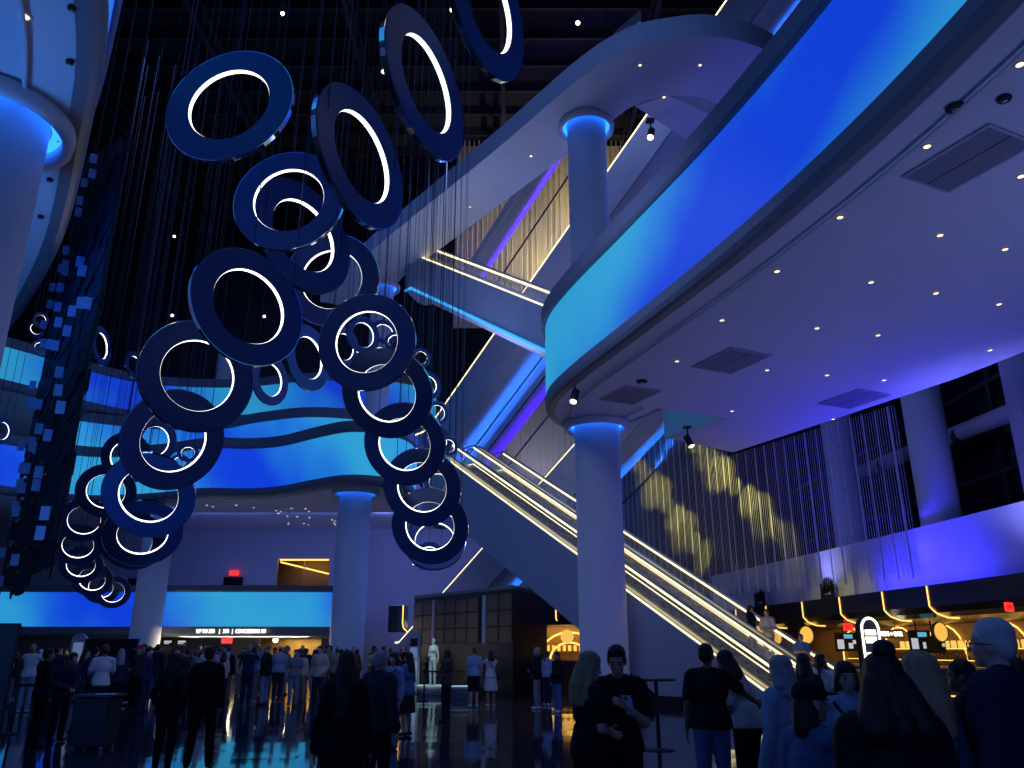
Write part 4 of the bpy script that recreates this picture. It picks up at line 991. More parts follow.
def remesh(mb, name, voxel, smooth=2):
    me = bpy.data.meshes.new(name); me.from_pydata(mb.v, [], mb.f)
    o = bpy.data.objects.new(name, me); COL.objects.link(o)
    m = o.modifiers.new('r', 'REMESH'); m.mode = 'VOXEL'; m.voxel_size = voxel; m.use_smooth_shade = True
    if smooth:
        s = o.modifiers.new('s', 'SMOOTH'); s.factor = 0.5; s.iterations = smooth
    dg = bpy.context.evaluated_depsgraph_get()
    out = bpy.data.meshes.new_from_object(o.evaluated_get(dg)); out.name = name
    bpy.data.objects.remove(o); bpy.data.meshes.remove(me); out.materials.clear()
    return out

ARMS = {  # elbow, wrist for the right arm (x > 0), facing +Y
    'hang': ((0.235,-0.03,1.14),(0.25,0.03,0.90)), 'pocket': ((0.275,-0.07,1.15),(0.20,0.06,0.97)),
    'front': ((0.225,-0.01,1.14),(0.07,0.22,1.08)), 'phone': ((0.22,0.05,1.13),(0.085,0.27,1.26)),
    'raise': ((0.22,0.19,1.36),(0.075,0.30,1.58)), 'fold': ((0.24,0.05,1.15),(-0.03,0.20,1.19)),
    'rail': ((0.25,0.05,1.15),(0.27,0.27,1.12)), 'embrace': ((0.36,0.06,1.26),(0.50,0.20,1.16)), 'point': ((0.30,0.16,1.36),(0.34,0.40,1.40)),
    'back': ((0.25,-0.10,1.15),(0.10,-0.16,1.02)),
}
def figure(H=1.72, fem=False, arms=('hang','hang'), stance=0.09, stride=0.0, lean=0.0, hyaw=0.0, hpitch=0.0, top='tee', bottom='trousers', hair='short', heavy=1.0, voxel=0.02, robot=False, tilt=0.0):
    """returns {part: mesh}; the figure faces +Y, feet on z = 0"""
    sw = 0.155 if fem else 0.185; hipw = 0.088
    Lm = Matrix.Translation((0,0,0.95)) @ Matrix.Rotation(-lean, 4, 'X') @ Matrix.Rotation(tilt, 4, 'Y') @ Matrix.Translation((0,0,-0.95))
    def U(p): return Lm @ Vector(p)
    Hm = Lm @ Matrix.Translation((0,0,1.52)) @ Matrix.Rotation(hyaw, 4, 'Z') @ Matrix.Rotation(-hpitch, 4, 'X') @ Matrix.Translation((0,0,-1.52))
    def Hd(p): return Hm @ Vector(p)
    Hr = Hm.to_3x3(); Lr = Lm.to_3x3()
    def torso(mb, g):
        hv = heavy
        if g < 0.005: mb.ellipsoid((0,0,0.95), (0.165*hv if not fem else 0.172*hv, 0.118*hv, 0.13), 16, 10)
        else:
            hz = 0.90 if g < 0.02 else 0.84; k = hv*(1.0 + (g-0.014)*2.2)
            q = MB(); q.lathe([(0,1.16),(0.150*k,1.16),(0.188*k,1.02),(0.206*k,0.94),(0.205*k,hz),(0,hz)], 20, close=False); mb.add([(x, y*0.77, z) for x, y, z in q.v], q.f, True)
        mb.ellipsoid(U((0,0.005,1.09)), ((0.150 if not fem else 0.130)*hv+g, 0.105*hv+g, 0.16+g), 16, 10, Lr)
        mb.ellipsoid(U((0,0.005,1.29)), ((0.178 if not fem else 0.152)*hv+g, 0.118*hv+g, 0.19+g), 16, 10, Lr)
        if fem:
            for s in (-1,1): mb.ellipsoid(U((s*0.07,0.10,1.29)), (0.06+g,0.055+g,0.065+g))
        capsule(mb, U((-sw+0.03,-0.005,1.425)), U((sw-0.03,-0.005,1.425)), 0.062*hv+g, 0.062*hv+g)
        capsule(mb, U((-0.06,-0.02,1.455)), U((0.06,-0.02,1.455)), 0.05+g, 0.05+g)
    legs = []
    for s in (-1, 1):
        dy = s*stride
        hip = Vector((s*hipw, 0, 0.91)); ank = Vector((s*(stance+0.01), dy*1.0-0.015, 0.085)); knee = (hip+ank)/2 + Vector((s*0.008, 0.03+abs(stride)*0.15, 0.0))
        legs.append((hip, knee, ank, s))
    def leg(mb, g, upto=1.0, flare=0.0, only=None):
        for hip, knee, ank, s in legs:
            if only is not None and s != only: continue
            capsule(mb, hip, knee, 0.088*heavy+g, 0.058+g+flare*0.5)
            if upto > 0.55:
                capsule(mb, knee, knee.lerp(ank, 0.4)+Vector((0,-0.015,0)), 0.054+g+flare*0.5, 0.056+g+flare*0.7)
                capsule(mb, knee.lerp(ank, 0.35)+Vector((0,-0.012,0)), ank, 0.056+g+flare*0.7, 0.038+g+flare)
    arm = []
    for s, a in zip((-1, 1), arms):
        e, w = ARMS[a] if isinstance(a, str) else a
        arm.append((U((s*sw,-0.005,1.415)), U((s*e[0]*(0.93 if fem else 1),e[1],e[2])), U((s*w[0],w[1],w[2])), s, a))
    def arm_prims(mb, g, upto=1.0, cuff=0.0):
        for sh, el, wr, s, a in arm:
            r = 0.9 if fem else 1.0
            if upto <= 0.5:
                capsule(mb, sh, sh.lerp(el, 0.68), 0.056*r+g, 0.050*r+g+cuff); continue
            capsule(mb, sh, el, 0.054*r+g, 0.041*r+g)
            capsule(mb, el, wr if upto >= 1 else el.lerp(wr, upto), 0.041*r+g, 0.029*r+g+cuff)
    def hand(mb, sh, el, wr, s, a):
        h = (wr-el).normalized(); k = 0.92 if fem else 1.0
        hang = a in ('hang',) or not isinstance(a, str)
        w = Lr @ Vector((0,1,0)) if abs(h.z) > 0.7 else Lr @ Vector((0,0,1))
        w = (w - h*w.dot(h)).normalized(); n = h.cross(w); 
        if n.dot(Vector((-s,0,0))) < 0 and abs(h.z) > 0.7: n = -n
        elif abs(h.z) <= 0.7 and n.dot(Lr @ Vector((0,-1,0))) < 0: n = -n
        c = wr + h*0.055*k
        rot = Matrix((h, w, n)).transposed()
        mb.ellipsoid(c, (0.052*k,0.040*k,0.016*k), 10, 8, rot)
        curl = 0.35 if a in ('hang','pocket','back') else 0.85
        for i in range(4):
            b = c + h*0.038*k + w*(0.028-0.0185*i)*k; ln = (0.072,0.080,0.075,0.060)[i]*k
            d1 = (h*math.cos(curl*0.5)+n*math.sin(curl*0.5)); d2_ = (h*math.cos(curl*1.6)+n*math.sin(curl*1.6))
            m1 = b + d1*ln*0.5; capsule(mb, b, m1, 0.0092*k, 0.0088*k, 8); capsule(mb, m1, m1 + d2_*ln*0.5, 0.0088*k, 0.0075*k, 8)
        b = c - h*0.015*k + w*0.034*k; d1 = (h*0.55+w*0.7+n*0.35).normalized(); m1 = b + d1*0.035*k
        capsule(mb, b, m1, 0.012*k, 0.0105*k, 8); capsule(mb, m1, m1 + (h*0.85+n*0.4+w*0.15).normalized()*0.032*k, 0.0105*k, 0.0085*k, 8)
    out = {}
    # body: one continuous figure
    b = MB(); torso(b, 0); leg(b, 0); arm_prims(b, 0)
    for x in arm: hand(b, *x)
    capsule(b, U((0,-0.02,1.45)), Hd((0,-0.005,1.57)), 0.054 if not fem else 0.046, 0.052 if not fem else 0.044)
    b.ellipsoid(Hd((0,-0.002,1.655)), (0.074,0.094,0.098), 16, 12, Hr); b.ellipsoid(Hd((0,0.026,1.605)), (0.060,0.068,0.085), 16, 12, Hr)
    b.ellipsoid(Hd((0,0.068,1.548)), (0.030,0.026,0.024), 10, 8, Hr)
    capsule(b, Hd((0,0.092,1.640)), Hd((0,0.113,1.606)), 0.010, 0.0145, 8)
    capsule(b, Hd((-0.036,0.082,1.652)), Hd((0.036,0.082,1.652)), 0.012, 0.012, 8)
    capsule(b, Hd((-0.018,0.091,1.572)), Hd((0.018,0.091,1.572)), 0.0085, 0.0085, 8)
    for s in (-1,1):
        b.ellipsoid(Hd((s*0.076,-0.004,1.615)), (0.011,0.022,0.033), 8, 8, Hr); b.ellipsoid(Hd((s*0.036,0.066,1.605)), (0.022,0.022,0.024), 8, 8, Hr)
    for hip, knee, ank, s in legs: capsule(b, ank+Vector((0,-0.03,-0.045)), ank+Vector((s*0.02,0.13,-0.055)), 0.036, 0.028)
    out['body'] = remesh(b, 'body', voxel)
    if robot: return out
    # shoes
    for hip, knee, ank, s in legs:
        m = MB(); capsule(m, ank+Vector((0,-0.035,-0.035)), ank+Vector((s*0.02,0.125,-0.045)), 0.048, 0.040); m.ellipsoid(ank+Vector((s*0.01,0.05,-0.06)), (0.048,0.135,0.024))
        out['shoe_l' if s < 0 else 'shoe_r'] = remesh(m, 'shoe', max(voxel, 0.014), 1)
    # lower garment
    m = MB()
    if bottom in ('trousers', 'shorts', 'leggings'):
        fl = {'trousers': 0.012, 'shorts': 0.03, 'leggings': -0.004}[bottom]
        leg(m, 0.012, 1.0 if bottom != 'shorts' else 0.5, fl); m.ellipsoid((0,0,0.95), (0.178*heavy, 0.132*heavy, 0.135), 16, 10); m.ellipsoid((0,0,1.03), (0.160*heavy,0.118*heavy,0.06), 16, 8)
        nm = 'trousers' if bottom != 'shorts' else 'shorts'
    else:
        hem = {'skirt': 0.48, 'dress': 0.50, 'long_skirt': 0.18}[bottom]
        m.ellipsoid((0,0,0.97), (0.180,0.135,0.13), 16, 10)
        prof = [(0,1.06),(0.145,1.06),(0.185,0.92),(0.215,0.7),(0.235+stride*0.3,hem),(0.20,hem-0.01),(0,hem)]
        q = MB(); q.lathe(prof, 20, close=False); m.add([(x, y*0.78, z) for x, y, z in q.v], q.f, True); nm = 'skirt'
    out[nm] = remesh(m, nm, voxel)
    # upper garment
    m = MB()
    if top in ('tee', 'dress_top'):
        torso(m, 0.014); arm_prims(m, 0.014, 0.5, 0.006); nm = 'shirt'
    elif top == 'long':
        torso(m, 0.016); arm_prims(m, 0.013, 1.0, 0.004); nm = 'sweater'
    elif top in ('jacket', 'hoodie', 'coat'):
        g = 0.026; torso(m, g); arm_prims(m, 0.021, 1.0, 0.012); nm = 'jacket' if top != 'coat' else 'coat'
        capsule(m, U((-0.05,-0.03,1.485)), U((0.05,-0.03,1.485)), 0.058, 0.058)
        if top == 'hoodie': m.ellipsoid(U((0,-0.095,1.46)), (0.12,0.07,0.09))
        if top == 'coat':
            q = MB(); q.lathe([(0,1.1),(0.18,1.1),(0.22,0.8),(0.28,0.3),(0.24,0.29),(0,0.3)], 20, close=False); m.add([(x, y*0.8, z) for x, y, z in q.v], q.f, True)
    elif top == 'vest':
        torso(m, 0.018); nm = 'vest'
    out[nm] = remesh(m, nm, voxel)
    # hair / headgear
    m = MB(); cap_mesh = None
    def skull(g=0.0):
        m.ellipsoid(Hd((0,-0.014,1.688)), (0.081+g,0.098+g,0.076+g), 16, 10, Hr); m.ellipsoid(Hd((0,-0.045,1.635)), (0.077+g,0.066+g,0.082+g), 16, 10, Hr)
        for s in (-1,1): m.ellipsoid(Hd((s*0.066,0.012,1.66)), (0.016+g,0.034,0.05), 8, 8, Hr)
    if hair == 'short': skull()
    elif hair == 'curly':
        skull(0.012); rr_ = random.Random(5)
        for k in range(26): m.ellipsoid(Hd((rr_.uniform(-0.075,0.075), rr_.uniform(-0.10,0.06), 1.70+rr_.uniform(-0.02,0.06))), (0.026,0.026,0.024), 8, 6)
    elif hair in ('long', 'verylong', 'bob'):
        skull(0.008); ln = {'long': 1.36, 'verylong': 1.18, 'bob': 1.49}[hair]
        bz = [Hd((0,-0.055,1.62)), U((0,-0.095,1.48)), U((0,-0.125,ln))]
        capsule(m, bz[0], bz[1], 0.078, 0.082); capsule(m, bz[1], bz[2], 0.082, 0.060)
        for s in (-1,1):
            a0 = Hd((s*0.062,-0.01,1.64)); a1 = U((s*0.085,-0.05,1.47)); a2 = U((s*0.095,-0.075,ln+0.03)); a3 = U((s*0.07,-0.11,ln-0.03))
            capsule(m, a0, a1, 0.034, 0.040); capsule(m, a1, a2, 0.040, 0.034); capsule(m, a1, a3, 0.04, 0.026)
    elif hair in ('bun', 'bunlong'):
        skull(0.006); m.ellipsoid(Hd((0,-0.06,1.775)), (0.055,0.05,0.045), 12, 8, Hr)
        if hair == 'bunlong':
            for s in (-1,0,1): capsule(m, Hd((s*0.045,-0.05,1.62)), U((s*0.10,-0.085,1.45)), 0.07, 0.085)
    elif hair == 'pony':
        skull(0.004); capsule(m, Hd((0,-0.10,1.69)), U((0,-0.15,1.42)), 0.036, 0.022)
    elif hair == 'hood':
        m.ellipsoid(Hd((0,-0.015,1.66)), (0.108,0.125,0.135), 16, 12, Hr); capsule(m, Hd((0,-0.05,1.58)), U((0,-0.05,1.46)), 0.10, 0.13)
    elif hair in ('cap', 'caplong'):
        m.ellipsoid(Hd((0,-0.045,1.62)), (0.077,0.066,0.07), 16, 10, Hr)
        if hair == 'caplong':
            capsule(m, Hd((0,-0.05,1.60)), U((0,-0.085,1.50)), 0.070, 0.055)
            for s in (-1,1): capsule(m, Hd((s*0.055,-0.03,1.60)), U((s*0.065,-0.05,1.50)), 0.03, 0.03)
        c = MB(); c.ellipsoid(Hd((0,-0.004,1.688)), (0.086,0.106,0.080), 18, 12, Hr); c.ellipsoid(Hd((0,0.118,1.682)), (0.072,0.080,0.010), 16, 8, Hr)
        cap_mesh = remesh(c, 'cap', max(0.008, voxel*0.7), 1)
    elif hair == 'bald': m.ellipsoid(Hd((0,-0.06,1.62)), (0.068,0.05,0.045), 12, 8, Hr)
    out['hair' if hair != 'hood' else 'hood'] = remesh(m, 'hair', max(0.008, voxel*0.8), 1)
    if cap_mesh: out['cap'] = cap_mesh
    return out

CL = {'black': (0.010,0.011,0.014), 'charcoal': (0.035,0.038,0.045), 'navy': (0.018,0.025,0.06), 'denim blue': (0.09,0.17,0.36), 'pale blue': (0.28,0.38,0.55), 'white': (0.62,0.63,0.62),
      'cream': (0.55,0.48,0.34), 'grey': (0.22,0.23,0.25), 'olive': (0.09,0.10,0.055), 'teal': (0.03,0.14,0.17), 'dark green': (0.02,0.09,0.05), 'brown': (0.12,0.07,0.04),
      'dusty pink': (0.40,0.20,0.20), 'red': (0.35,0.03,0.04), 'khaki': (0.30,0.25,0.16), 'faded blue': (0.20,0.29,0.42)}
CLM = {k: mat('cloth_'+k.replace(' ', '_'), v, 0.85, vary=0.22, scale=14, spec=0.25, bump=0.15) for k, v in CL.items()}
SKM = [mat('skin_tone', c, 0.5, vary=0.06, scale=10) for c in ((0.50,0.32,0.24),(0.38,0.22,0.15),(0.20,0.11,0.07),(0.58,0.40,0.31))]
HAIRC = {'black': (0.008,0.007,0.007), 'brown': (0.045,0.026,0.015), 'blond': (0.34,0.25,0.13), 'grey': (0.30,0.31,0.33), 'white': (0.55,0.56,0.58), 'auburn': (0.11,0.04,0.02)}
def hair_mat(k, c):
    m = mat('hair_'+k, c, 0.62, vary=0.35, scale=1.0, bump=0.6); nt = m.node_tree
    nz = [n for n in nt.nodes if n.type == 'TEX_NOISE'][0]; tc = [n for n in nt.nodes if n.type == 'TEX_COORD'][0]
    mp = nt.nodes.new('ShaderNodeMapping'); mp.inputs['Scale'].default_value = (70,70,6); nt.links.new(tc.outputs['Object'], mp.inputs['Vector']); nt.links.new(mp.outputs['Vector'], nz.inputs['Vector']); return m
HRM = {k: hair_mat(k, c) for k, c in HAIRC.items()}
M['shoe_dark'] = mat('dark_shoe', (0.02,0.02,0.022), 0.6); M['shoe_white'] = mat('white_shoe', (0.6,0.6,0.58), 0.6)
M['robot'] = mat('robot_shell', (0.62,0.70,0.66), 0.35, vary=0.05)

def dress(meshes, label, loc, yaw, H, skin, topc, botc, hairc, shoe='shoe_dark', capc=None, group=None):
    t = thing('person', label, 'person', loc, yaw, group); s = H/1.75; t.scale = (s, s, s)
    for k, me in meshes.items():
        nm = 'shoe' if k.startswith('shoe') else k
        m = SKM[skin] if k == 'body' else M[shoe] if nm == 'shoe' else CLM[botc] if k in ('trousers','shorts','skirt') else HRM[hairc] if k == 'hair' else CLM[capc or topc] if k in ('cap','hood') else CLM[topc]
        obj(nm, me, m, t)
    return t
def px_x(px, Y, z=1.2):
    """lateral position of a standing figure seen in column px at distance Y"""
    lo = sight(px, 690, y=Y); d = Y*CP + (z-1.65)*SP
    return (px-512)/800.0*d
def near(label, px, Y, H, yaw, topc, botc, hairc, skin=0, shoe='shoe_dark', capc=None, z=0.0, dx=0.0, **kw):
    kw.setdefault('voxel', 0.013 if Y < 10 else 0.018)
    me = figure(H, **kw)
    return dress(me, label, (px_x(px, Y)+dx, Y, z), R(yaw), H, skin, topc, botc, hairc, shoe, capc)
def accessory(root, name, mb, m):
    s = root.scale[0]; return mb.build(name, m, root)
def glasses(root, hyaw=0.0):
    mb = MB(); Hm = Matrix.Translation((0,0,1.52)) @ Matrix.Rotation(hyaw, 4, 'Z') @ Matrix.Translation((0,0,-1.52))
    for s in (-1,1):
        mb.tube([Hm @ Vector((s*0.035+0.026*math.cos(a*math.pi/6), 0.100, 1.628+0.021*math.sin(a*math.pi/6))) for a in range(13)], 0.0032, 5)
        mb.tube([Hm @ Vector((s*0.062,0.098,1.635)), Hm @ Vector((s*0.084,0.06,1.635)), Hm @ Vector((s*0.084,-0.02,1.63))], 0.003, 5)
    mb.tube([Hm @ Vector((-0.010,0.104,1.632)), Hm @ Vector((0.010,0.104,1.632))], 0.003, 5)
    return accessory(root, 'glasses', mb, M['black'])
def eyes(root, hyaw=0.0, hpitch=0.0):
    Hm = Matrix.Translation((0,0,1.52)) @ Matrix.Rotation(hyaw, 4, 'Z') @ Matrix.Rotation(-hpitch, 4, 'X') @ Matrix.Translation((0,0,-1.52))
    for s in (-1,1):
        mb = MB(); mb.ellipsoid(Hm @ Vector((s*0.034,0.078,1.628)), (0.0125,0.010,0.008), 10, 8); mb.build('eye', M['eye'], root)
        mb = MB(); mb.tube([Hm @ Vector((s*0.018,0.094,1.652)), Hm @ Vector((s*0.036,0.093,1.657)), Hm @ Vector((s*0.052,0.083,1.650))], 0.004, 5); mb.build('eyebrow', HRM['black'], root)
M['eye'] = mat('dark_eye', (0.02,0.015,0.012), 0.2)
def strap(root, side=1, m='black'):
    mb = MB(); mb.tube([(-side*0.13,0.08,1.44),(-side*0.05,0.165,1.32),(side*0.07,0.165,1.15),(side*0.19,0.08,0.98),(side*0.20,-0.04,0.97),(side*0.08,-0.155,1.18),(-side*0.06,-0.155,1.36),(-side*0.13,-0.02,1.475),(-side*0.13,0.08,1.44)], 0.014, 6)
    accessory(root, 'bag_strap', mb, CLM[m]); mb = MB().bevel_box((side*0.235,0.02,0.92),(0.09,0.24,0.2),0.025); accessory(root, 'bag', mb, CLM[m])

# --- foreground visitors
p = near('tall person with white hair and glasses in a navy jacket at the right edge', 1011, 4.3, 1.80, 38, 'navy', 'navy', 'white', 3, top='jacket', hair='short', heavy=1.1, hyaw=R(6)); glasses(p, R(6))
near('blond long-haired person in a denim jacket right of the dark hooded-top person', 929, 4.5, 1.63, 24, 'denim blue', 'navy', 'blond', 3, top='jacket', hair='long', fem=True, hyaw=R(15))
near('person in black hooded top with dark bun seen from behind in the foreground', 895, 3.6, 1.63, 2, 'black', 'black', 'black', 2, top='hoodie', hair='bunlong', heavy=1.12, hyaw=R(-8))
p = near('dark-haired person in a pale jacket facing the camera with a crossbody bag', 851, 6.3, 1.56, 168, 'pale blue', 'navy', 'black', 0, top='jacket', hair='bob', fem=True, arms=('front','front'), hyaw=R(8)); eyes(p, R(8)); strap(p, -1)
p = near('person in black cap and denim jacket seen in profile in the foreground', 815, 4.3, 1.50, -62, 'denim blue', 'navy', 'black', 0, capc='black', top='jacket', hair='caplong', fem=True, arms=('hang','front'), hyaw=R(-12)); eyes(p, R(-12))
near('grey-haired person in a pale blue jacket behind the black-capped one', 784, 6.6, 1.60, 30, 'pale blue', 'faded blue', 'grey', 0, top='jacket', hair='bob', fem=True)
near('broad person in black tee and blue jeans with back to the camera', 709, 9.0, 1.71, -10, 'black', 'denim blue', 'black', 2, top='tee', hair='short', heavy=1.12, arms=('hang','embrace'), hyaw=R(-20))
near('person in white top and black trousers leaning on the one in jeans', 744, 9.4, 1.66, 35, 'white', 'black', 'black', 2, top='tee', bottom='leggings', hair='bob', fem=True, lean=R(12), heavy=1.06, tilt=R(-10), hyaw=R(10), arms=('front','hang'))
p = near('person in black tee and glasses holding a phone in both hands', 619, 7.1, 1.69, 168, 'black', 'black', 'black', 0, top='tee', hair='short', arms=('phone','front'), hpitch=R(22), voxel=0.010); glasses(p, 0.0); eyes(p, 0, R(22))
near('long blond-haired person in black tee looking at the phone', 588, 7.0, 1.63, -62, 'black', 'black', 'blond', 3, top='tee', hair='long', fem=True, arms=('phone','front'), hyaw=R(-10), hpitch=R(14), voxel=0.010)
near('dark long-haired person in a black coat, tall silhouette in the lower centre', 345, 7.6, 1.63, 5, 'black', 'black', 'black', 1, top='coat', bottom='long_skirt', hair='verylong', fem=True, heavy=1.1)
near('grey-haired dark-clad person beside the black coat silhouette', 379, 9.6, 1.64, -30, 'charcoal', 'black', 'grey', 0, top='jacket', hair='short', heavy=1.05)
near('person in dark suit seen from behind with legs apart', 207, 13.0, 1.70, 6, 'black', 'black', 'black', 1, top='jacket', stance=0.15, heavy=1.08, arms=('pocket','hang'))
near('person with very long dark hair left of the dark-suited one', 172, 12.2, 1.60, -8, 'black', 'black', 'black', 1, top='jacket', hair='verylong', fem=True, arms=('pocket','pocket'), bottom='leggings')
near('person in denim jacket and black skirt near the information kiosk', 408, 17.6, 1.60, 60, 'denim blue', 'black', 'black', 0, top='jacket', bottom='skirt', hair='long', fem=True, arms=('hang','front'))
p = near('person in pale blue top with crossbody bag right of the black coat silhouette', 393, 15.4, 1.60, 150, 'pale blue', 'faded blue', 'black', 0, top='long', hair='long', fem=True); strap(p, 1)
near('dark person standing behind the black host stand', 45, 15.6, 1.68, -40, 'black', 'black', 'black', 1, top='jacket', arms=('front','front'))
near('person leaning over the host stand in dark clothes', 66, 16.5, 1.62, -120, 'navy', 'black', 'black', 0, top='jacket', lean=R(14), arms=('front','front'))
near('person in red cap and white tee before the black board', 102, 18.8, 1.76, 40, 'white', 'navy', 'black', 1, capc='red', top='tee', hair='cap', arms=('fold','fold'))
near('person in charcoal tee with both hands in front, left of the booth visitors', 447, 21.0, 1.65, 70, 'charcoal', 'black', 'black', 2, top='tee', arms=('front','front'))
near('person in grey-blue tee and black shorts before the booth', 474, 26.2, 1.74, 20, 'pale blue', 'black', 'brown', 0, 'shoe_white', top='tee', bottom='shorts', heavy=1.08)
p = near('person in white dress raising arms to take a picture', 491, 26.4, 1.63, 14, 'white', 'white', 'black', 1, 'shoe_white', top='dress_top', bottom='dress', hair='bob', fem=True, arms=('raise','raise')); strap(p, 1)
near('grey-haired person in black jacket and grey trousers right of the booth', 537, 25.4, 1.72, 70, 'black', 'grey', 'grey', 0, 'shoe_white', top='jacket', arms=('pocket','front'))
near('person in pale blue top half hidden behind the grey-haired one', 547, 27.0, 1.62, -40, 'pale blue', 'navy', 'brown', 0, 'shoe_white', top='long', fem=True, hair='pony')
near('dark-clad person at the amber rear bar entrance left of the column', 557, 24.0, 1.60, 120, 'black', 'denim blue', 'black', 1, 'shoe_white', top='hoodie', arms=('front','hang'))
near('person in short-sleeved white shirt walking towards the bar', 822, 12.6, 1.58, -30, 'white', 'black', 'black', 2, top='tee', hair='pony', fem=True, arms=('front','hang'))
near('dark long-haired person left of the white-shirted one near the bar', 806, 10.2, 1.60, -10, 'black', 'black', 'black', 1, top='jacket', hair='long', fem=True)
near('dark person glimpsed between blond person and white-haired one', 968, 6.0, 1.58, 60, 'black', 'black', 'black', 2, top='hoodie', hair='short', arms=('phone','phone'))
near('dark-haired head cut by the right picture edge', 1022, 6.0, 1.60, 10, 'navy', 'navy', 'brown', 0, top='jacket', hair='short')
# escalator riders (far lane of the main escalator)
def rider(u, off, label, H, yaw, topc, botc, hairc, skin, **kw):
    T_, B_ = Vector((-3.1,36.3,10.02)), Vector((7.62,24.15,0.10)); q = B_ + (T_-B_)*u + Vector((AWAY1[0],AWAY1[1],0))*off
    L_ = (T_-B_).xy.length; s = L_*(1-u); k = int(s/0.40); zst = T_.z - (9.92/L_)*min((k+1)*0.40, L_)
    me = figure(H, voxel=0.02, **kw); return dress(me, label, (q.x, q.y, zst), R(yaw), H, skin, topc, botc, hairc)
rider(0.115, 2.65, 'escalator rider in a beige hooded top and shorts', 1.72, 140, 'cream', 'khaki', 'black', 0, top='hoodie', bottom='shorts', arms=('front','front'))
rider(0.155, 2.75, 'escalator rider in black beside the beige hooded one', 1.62, -130, 'black', 'black', 'black', 1, top='jacket', fem=True, hair='long')
rider(0.045, 2.65, 'escalator rider in a grey-blue tee lowest on the steps', 1.66, 150, 'denim blue', 'black', 'black', 0, top='tee', arms=('fold','fold'))
rider(0.015, 2.95, 'small escalator rider at the foot of the far handrail', 1.30, 100, 'navy', 'black', 'black', 0, top='tee')
# robot figure
me = figure(1.72, fem=True, arms=('hang','front'), voxel=0.018, robot=True)
t = thing('robot_figure', 'pale humanoid robot figure standing on the lit platform', 'robot', (ROBOT.x, ROBOT.y, 0.345), R(150))
obj('body', me['body'], M['robot'], t)
MB().bevel_box((0,-0.14,1.28),(0.2,0.08,0.28),0.03).build('back_module', M['kiosk_body'], t)
MB().tube([(-0.06,0.093,1.64),(0.06,0.093,1.64)], 0.016, 8).build('visor', M['black'], t)
# phone in the hands of the couple
t = thing('smartphone', 'pale-backed smartphone held up between the couple in black', 'phone', (0.93,6.86,1.235), R(20))
o = MB().bevel_box((0,0,0),(0.078,0.010,0.155),0.004).build('case', CLM['pale blue'], t); o.rotation_euler = (R(-25),0,0)
o = MB().bevel_box((-0.02,-0.008,0.05),(0.03,0.006,0.03),0.002).build('camera_bump', M['black'], t); o.rotation_euler = (R(-25),0,0)

# --- the crowd: a few built figures, copied with their own clothes
ARCH = [
    dict(arms=('hang','hang'), top='tee', bottom='trousers', hair='short'),
    dict(arms=('pocket','hang'), top='jacket', bottom='trousers', hair='short', stance=0.12),
    dict(arms=('front','front'), top='long', bottom='trousers', hair='cap'),
    dict(arms=('hang','pocket'), top='tee', bottom='shorts', hair='short', stance=0.12),
    dict(arms=('phone','hang'), top='hoodie', bottom='trousers', hair='short', stride=0.08),
    dict(arms=('hang','hang'), top='jacket', bottom='leggings', hair='long', fem=True),
    dict(arms=('front','hang'), top='tee', bottom='skirt', hair='long', fem=True),
    dict(arms=('fold','fold'), top='long', bottom='trousers', hair='pony', fem=True),
    dict(arms=('hang','front'), top='long', bottom='trousers', hair='bob', fem=True, stride=0.10),
    dict(arms=('phone','phone'), top='tee', bottom='trousers', hair='bald', heavy=1.15),
    dict(arms=('raise','raise'), top='long', bottom='trousers', hair='short'),
    dict(arms=('hang','hang'), top='long', bottom='trousers', hair='verylong', fem=True),
]
AM = [figure(1.72, voxel=0.03, **a) for a in ARCH]
HAIRW = ['{} short-haired','{} close-cropped','capped {}-haired','{} neat-haired','{} tidy-haired','{} long-haired','{} loose-haired','{} pony-tailed','{} bob-haired','balding','arm-raising {}-haired','{} waist-haired']
BOTW = {'trousers': 'trousers', 'leggings': 'leggings', 'shorts': 'shorts', 'skirt': 'skirt'}
TOPW = {'tee': 'tee', 'jacket': 'jacket', 'long': 'sweater', 'hoodie': 'hooded top'}
rc = random.Random(2024); used_lab = set(); placed = []
block = [(ROBOT.x, ROBOT.y, 0.95), (-7.75,39.4,1.25), (-19.0,43.4,1.25), (2.95,27,1.3), (-7.35,15.3,0.8)]
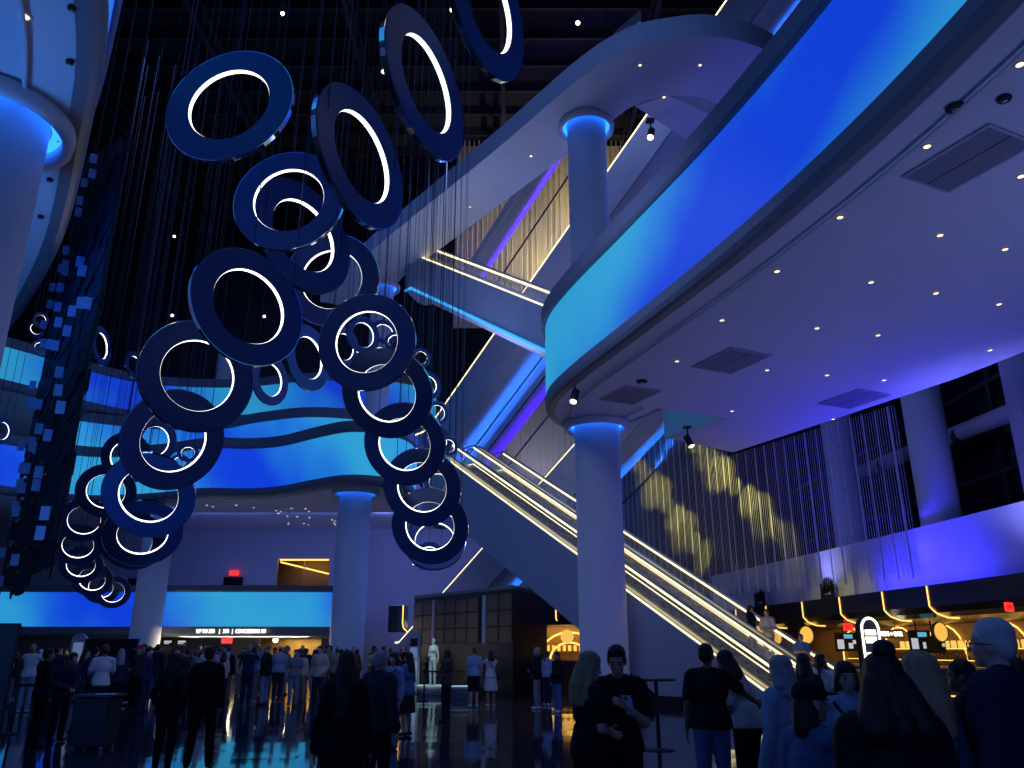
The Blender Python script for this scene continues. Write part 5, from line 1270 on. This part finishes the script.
def zone(px):
    for lim, w in ((40,'at far left'),(90,'left of wide board'),(140,'near the wide board'),(185,'left of dark suit'),(228,'under the menu screens'),(268,'below the lettered sign'),(300,'left of amber doorway'),(340,'before the amber doorway'),(385,'by the round column'),(430,'near the tall kiosk')):
        if px < lim: return w
    return 'near the booth'
tops = ['black','charcoal','navy','denim blue','pale blue','white','cream','grey','olive','teal','dusty pink','red','khaki','brown']
tw = [9,5,5,5,5,6,4,5,3,2,1,1,2,2]
bots = ['black','navy','denim blue','faded blue','charcoal','grey','khaki']
def crowd(px, Y, dark=0.0):
    x = px_x(px, Y)
    if any((x-a)**2+(Y-b)**2 < 0.62**2 for a, b in placed) or any((x-a)**2+(Y-b)**2 < r*r for a, b, r in block): return False
    for k in range(60):
        i = rc.randrange(len(ARCH)); a = ARCH[i]
        tc_ = rc.choice(['black','black','charcoal','navy']) if rc.random() < dark else rc.choices(tops, tw)[0]
        bc = rc.choice(bots); hc = rc.choices(['black','brown','blond','grey','auburn'], [5,4,2,1.5,1])[0]
        lab = '%s person in %s %s, %s %s, %s' % (HAIRW[i].format(hc), tc_, TOPW[a['top']], bc, BOTW[a['bottom']], zone(px))
        if lab not in used_lab: break
    used_lab.add(lab); placed.append((x, Y)); H = rc.uniform(1.56,1.70) if a.get('fem') else rc.uniform(1.66,1.84)
    dress(AM[i], lab, (x, Y, 0), rc.choice([0,0,20,-25,70,-75,150,180,200])*math.pi/180 + rc.uniform(-0.3,0.3), H, rc.randrange(4), tc_, bc, hc, 'shoe_white' if rc.random() < 0.4 else 'shoe_dark', capc=rc.choice(['black','navy','red','white']), group='crowd on the atrium floor')
    return True
n_ = 0
for k in range(2400):
    if n_ >= 112: break
    r_ = rc.random()
    if r_ < 0.58: px, Y, dk = rc.uniform(186,345), rc.choice([27,28.5,30,32,34,36.5]) + rc.uniform(-0.6,0.6), 0.15
    elif r_ < 0.84: px, Y, dk = rc.uniform(2,185), rc.uniform(23,35), 0.55
    else: px, Y, dk = rc.uniform(346,410), rc.uniform(30,43), 0.3
    if 60 < px < 140 and 25.8 < Y < 30.2: continue
    if px > 395 and Y < 36: continue
    n_ += crowd(px, Y, dk)
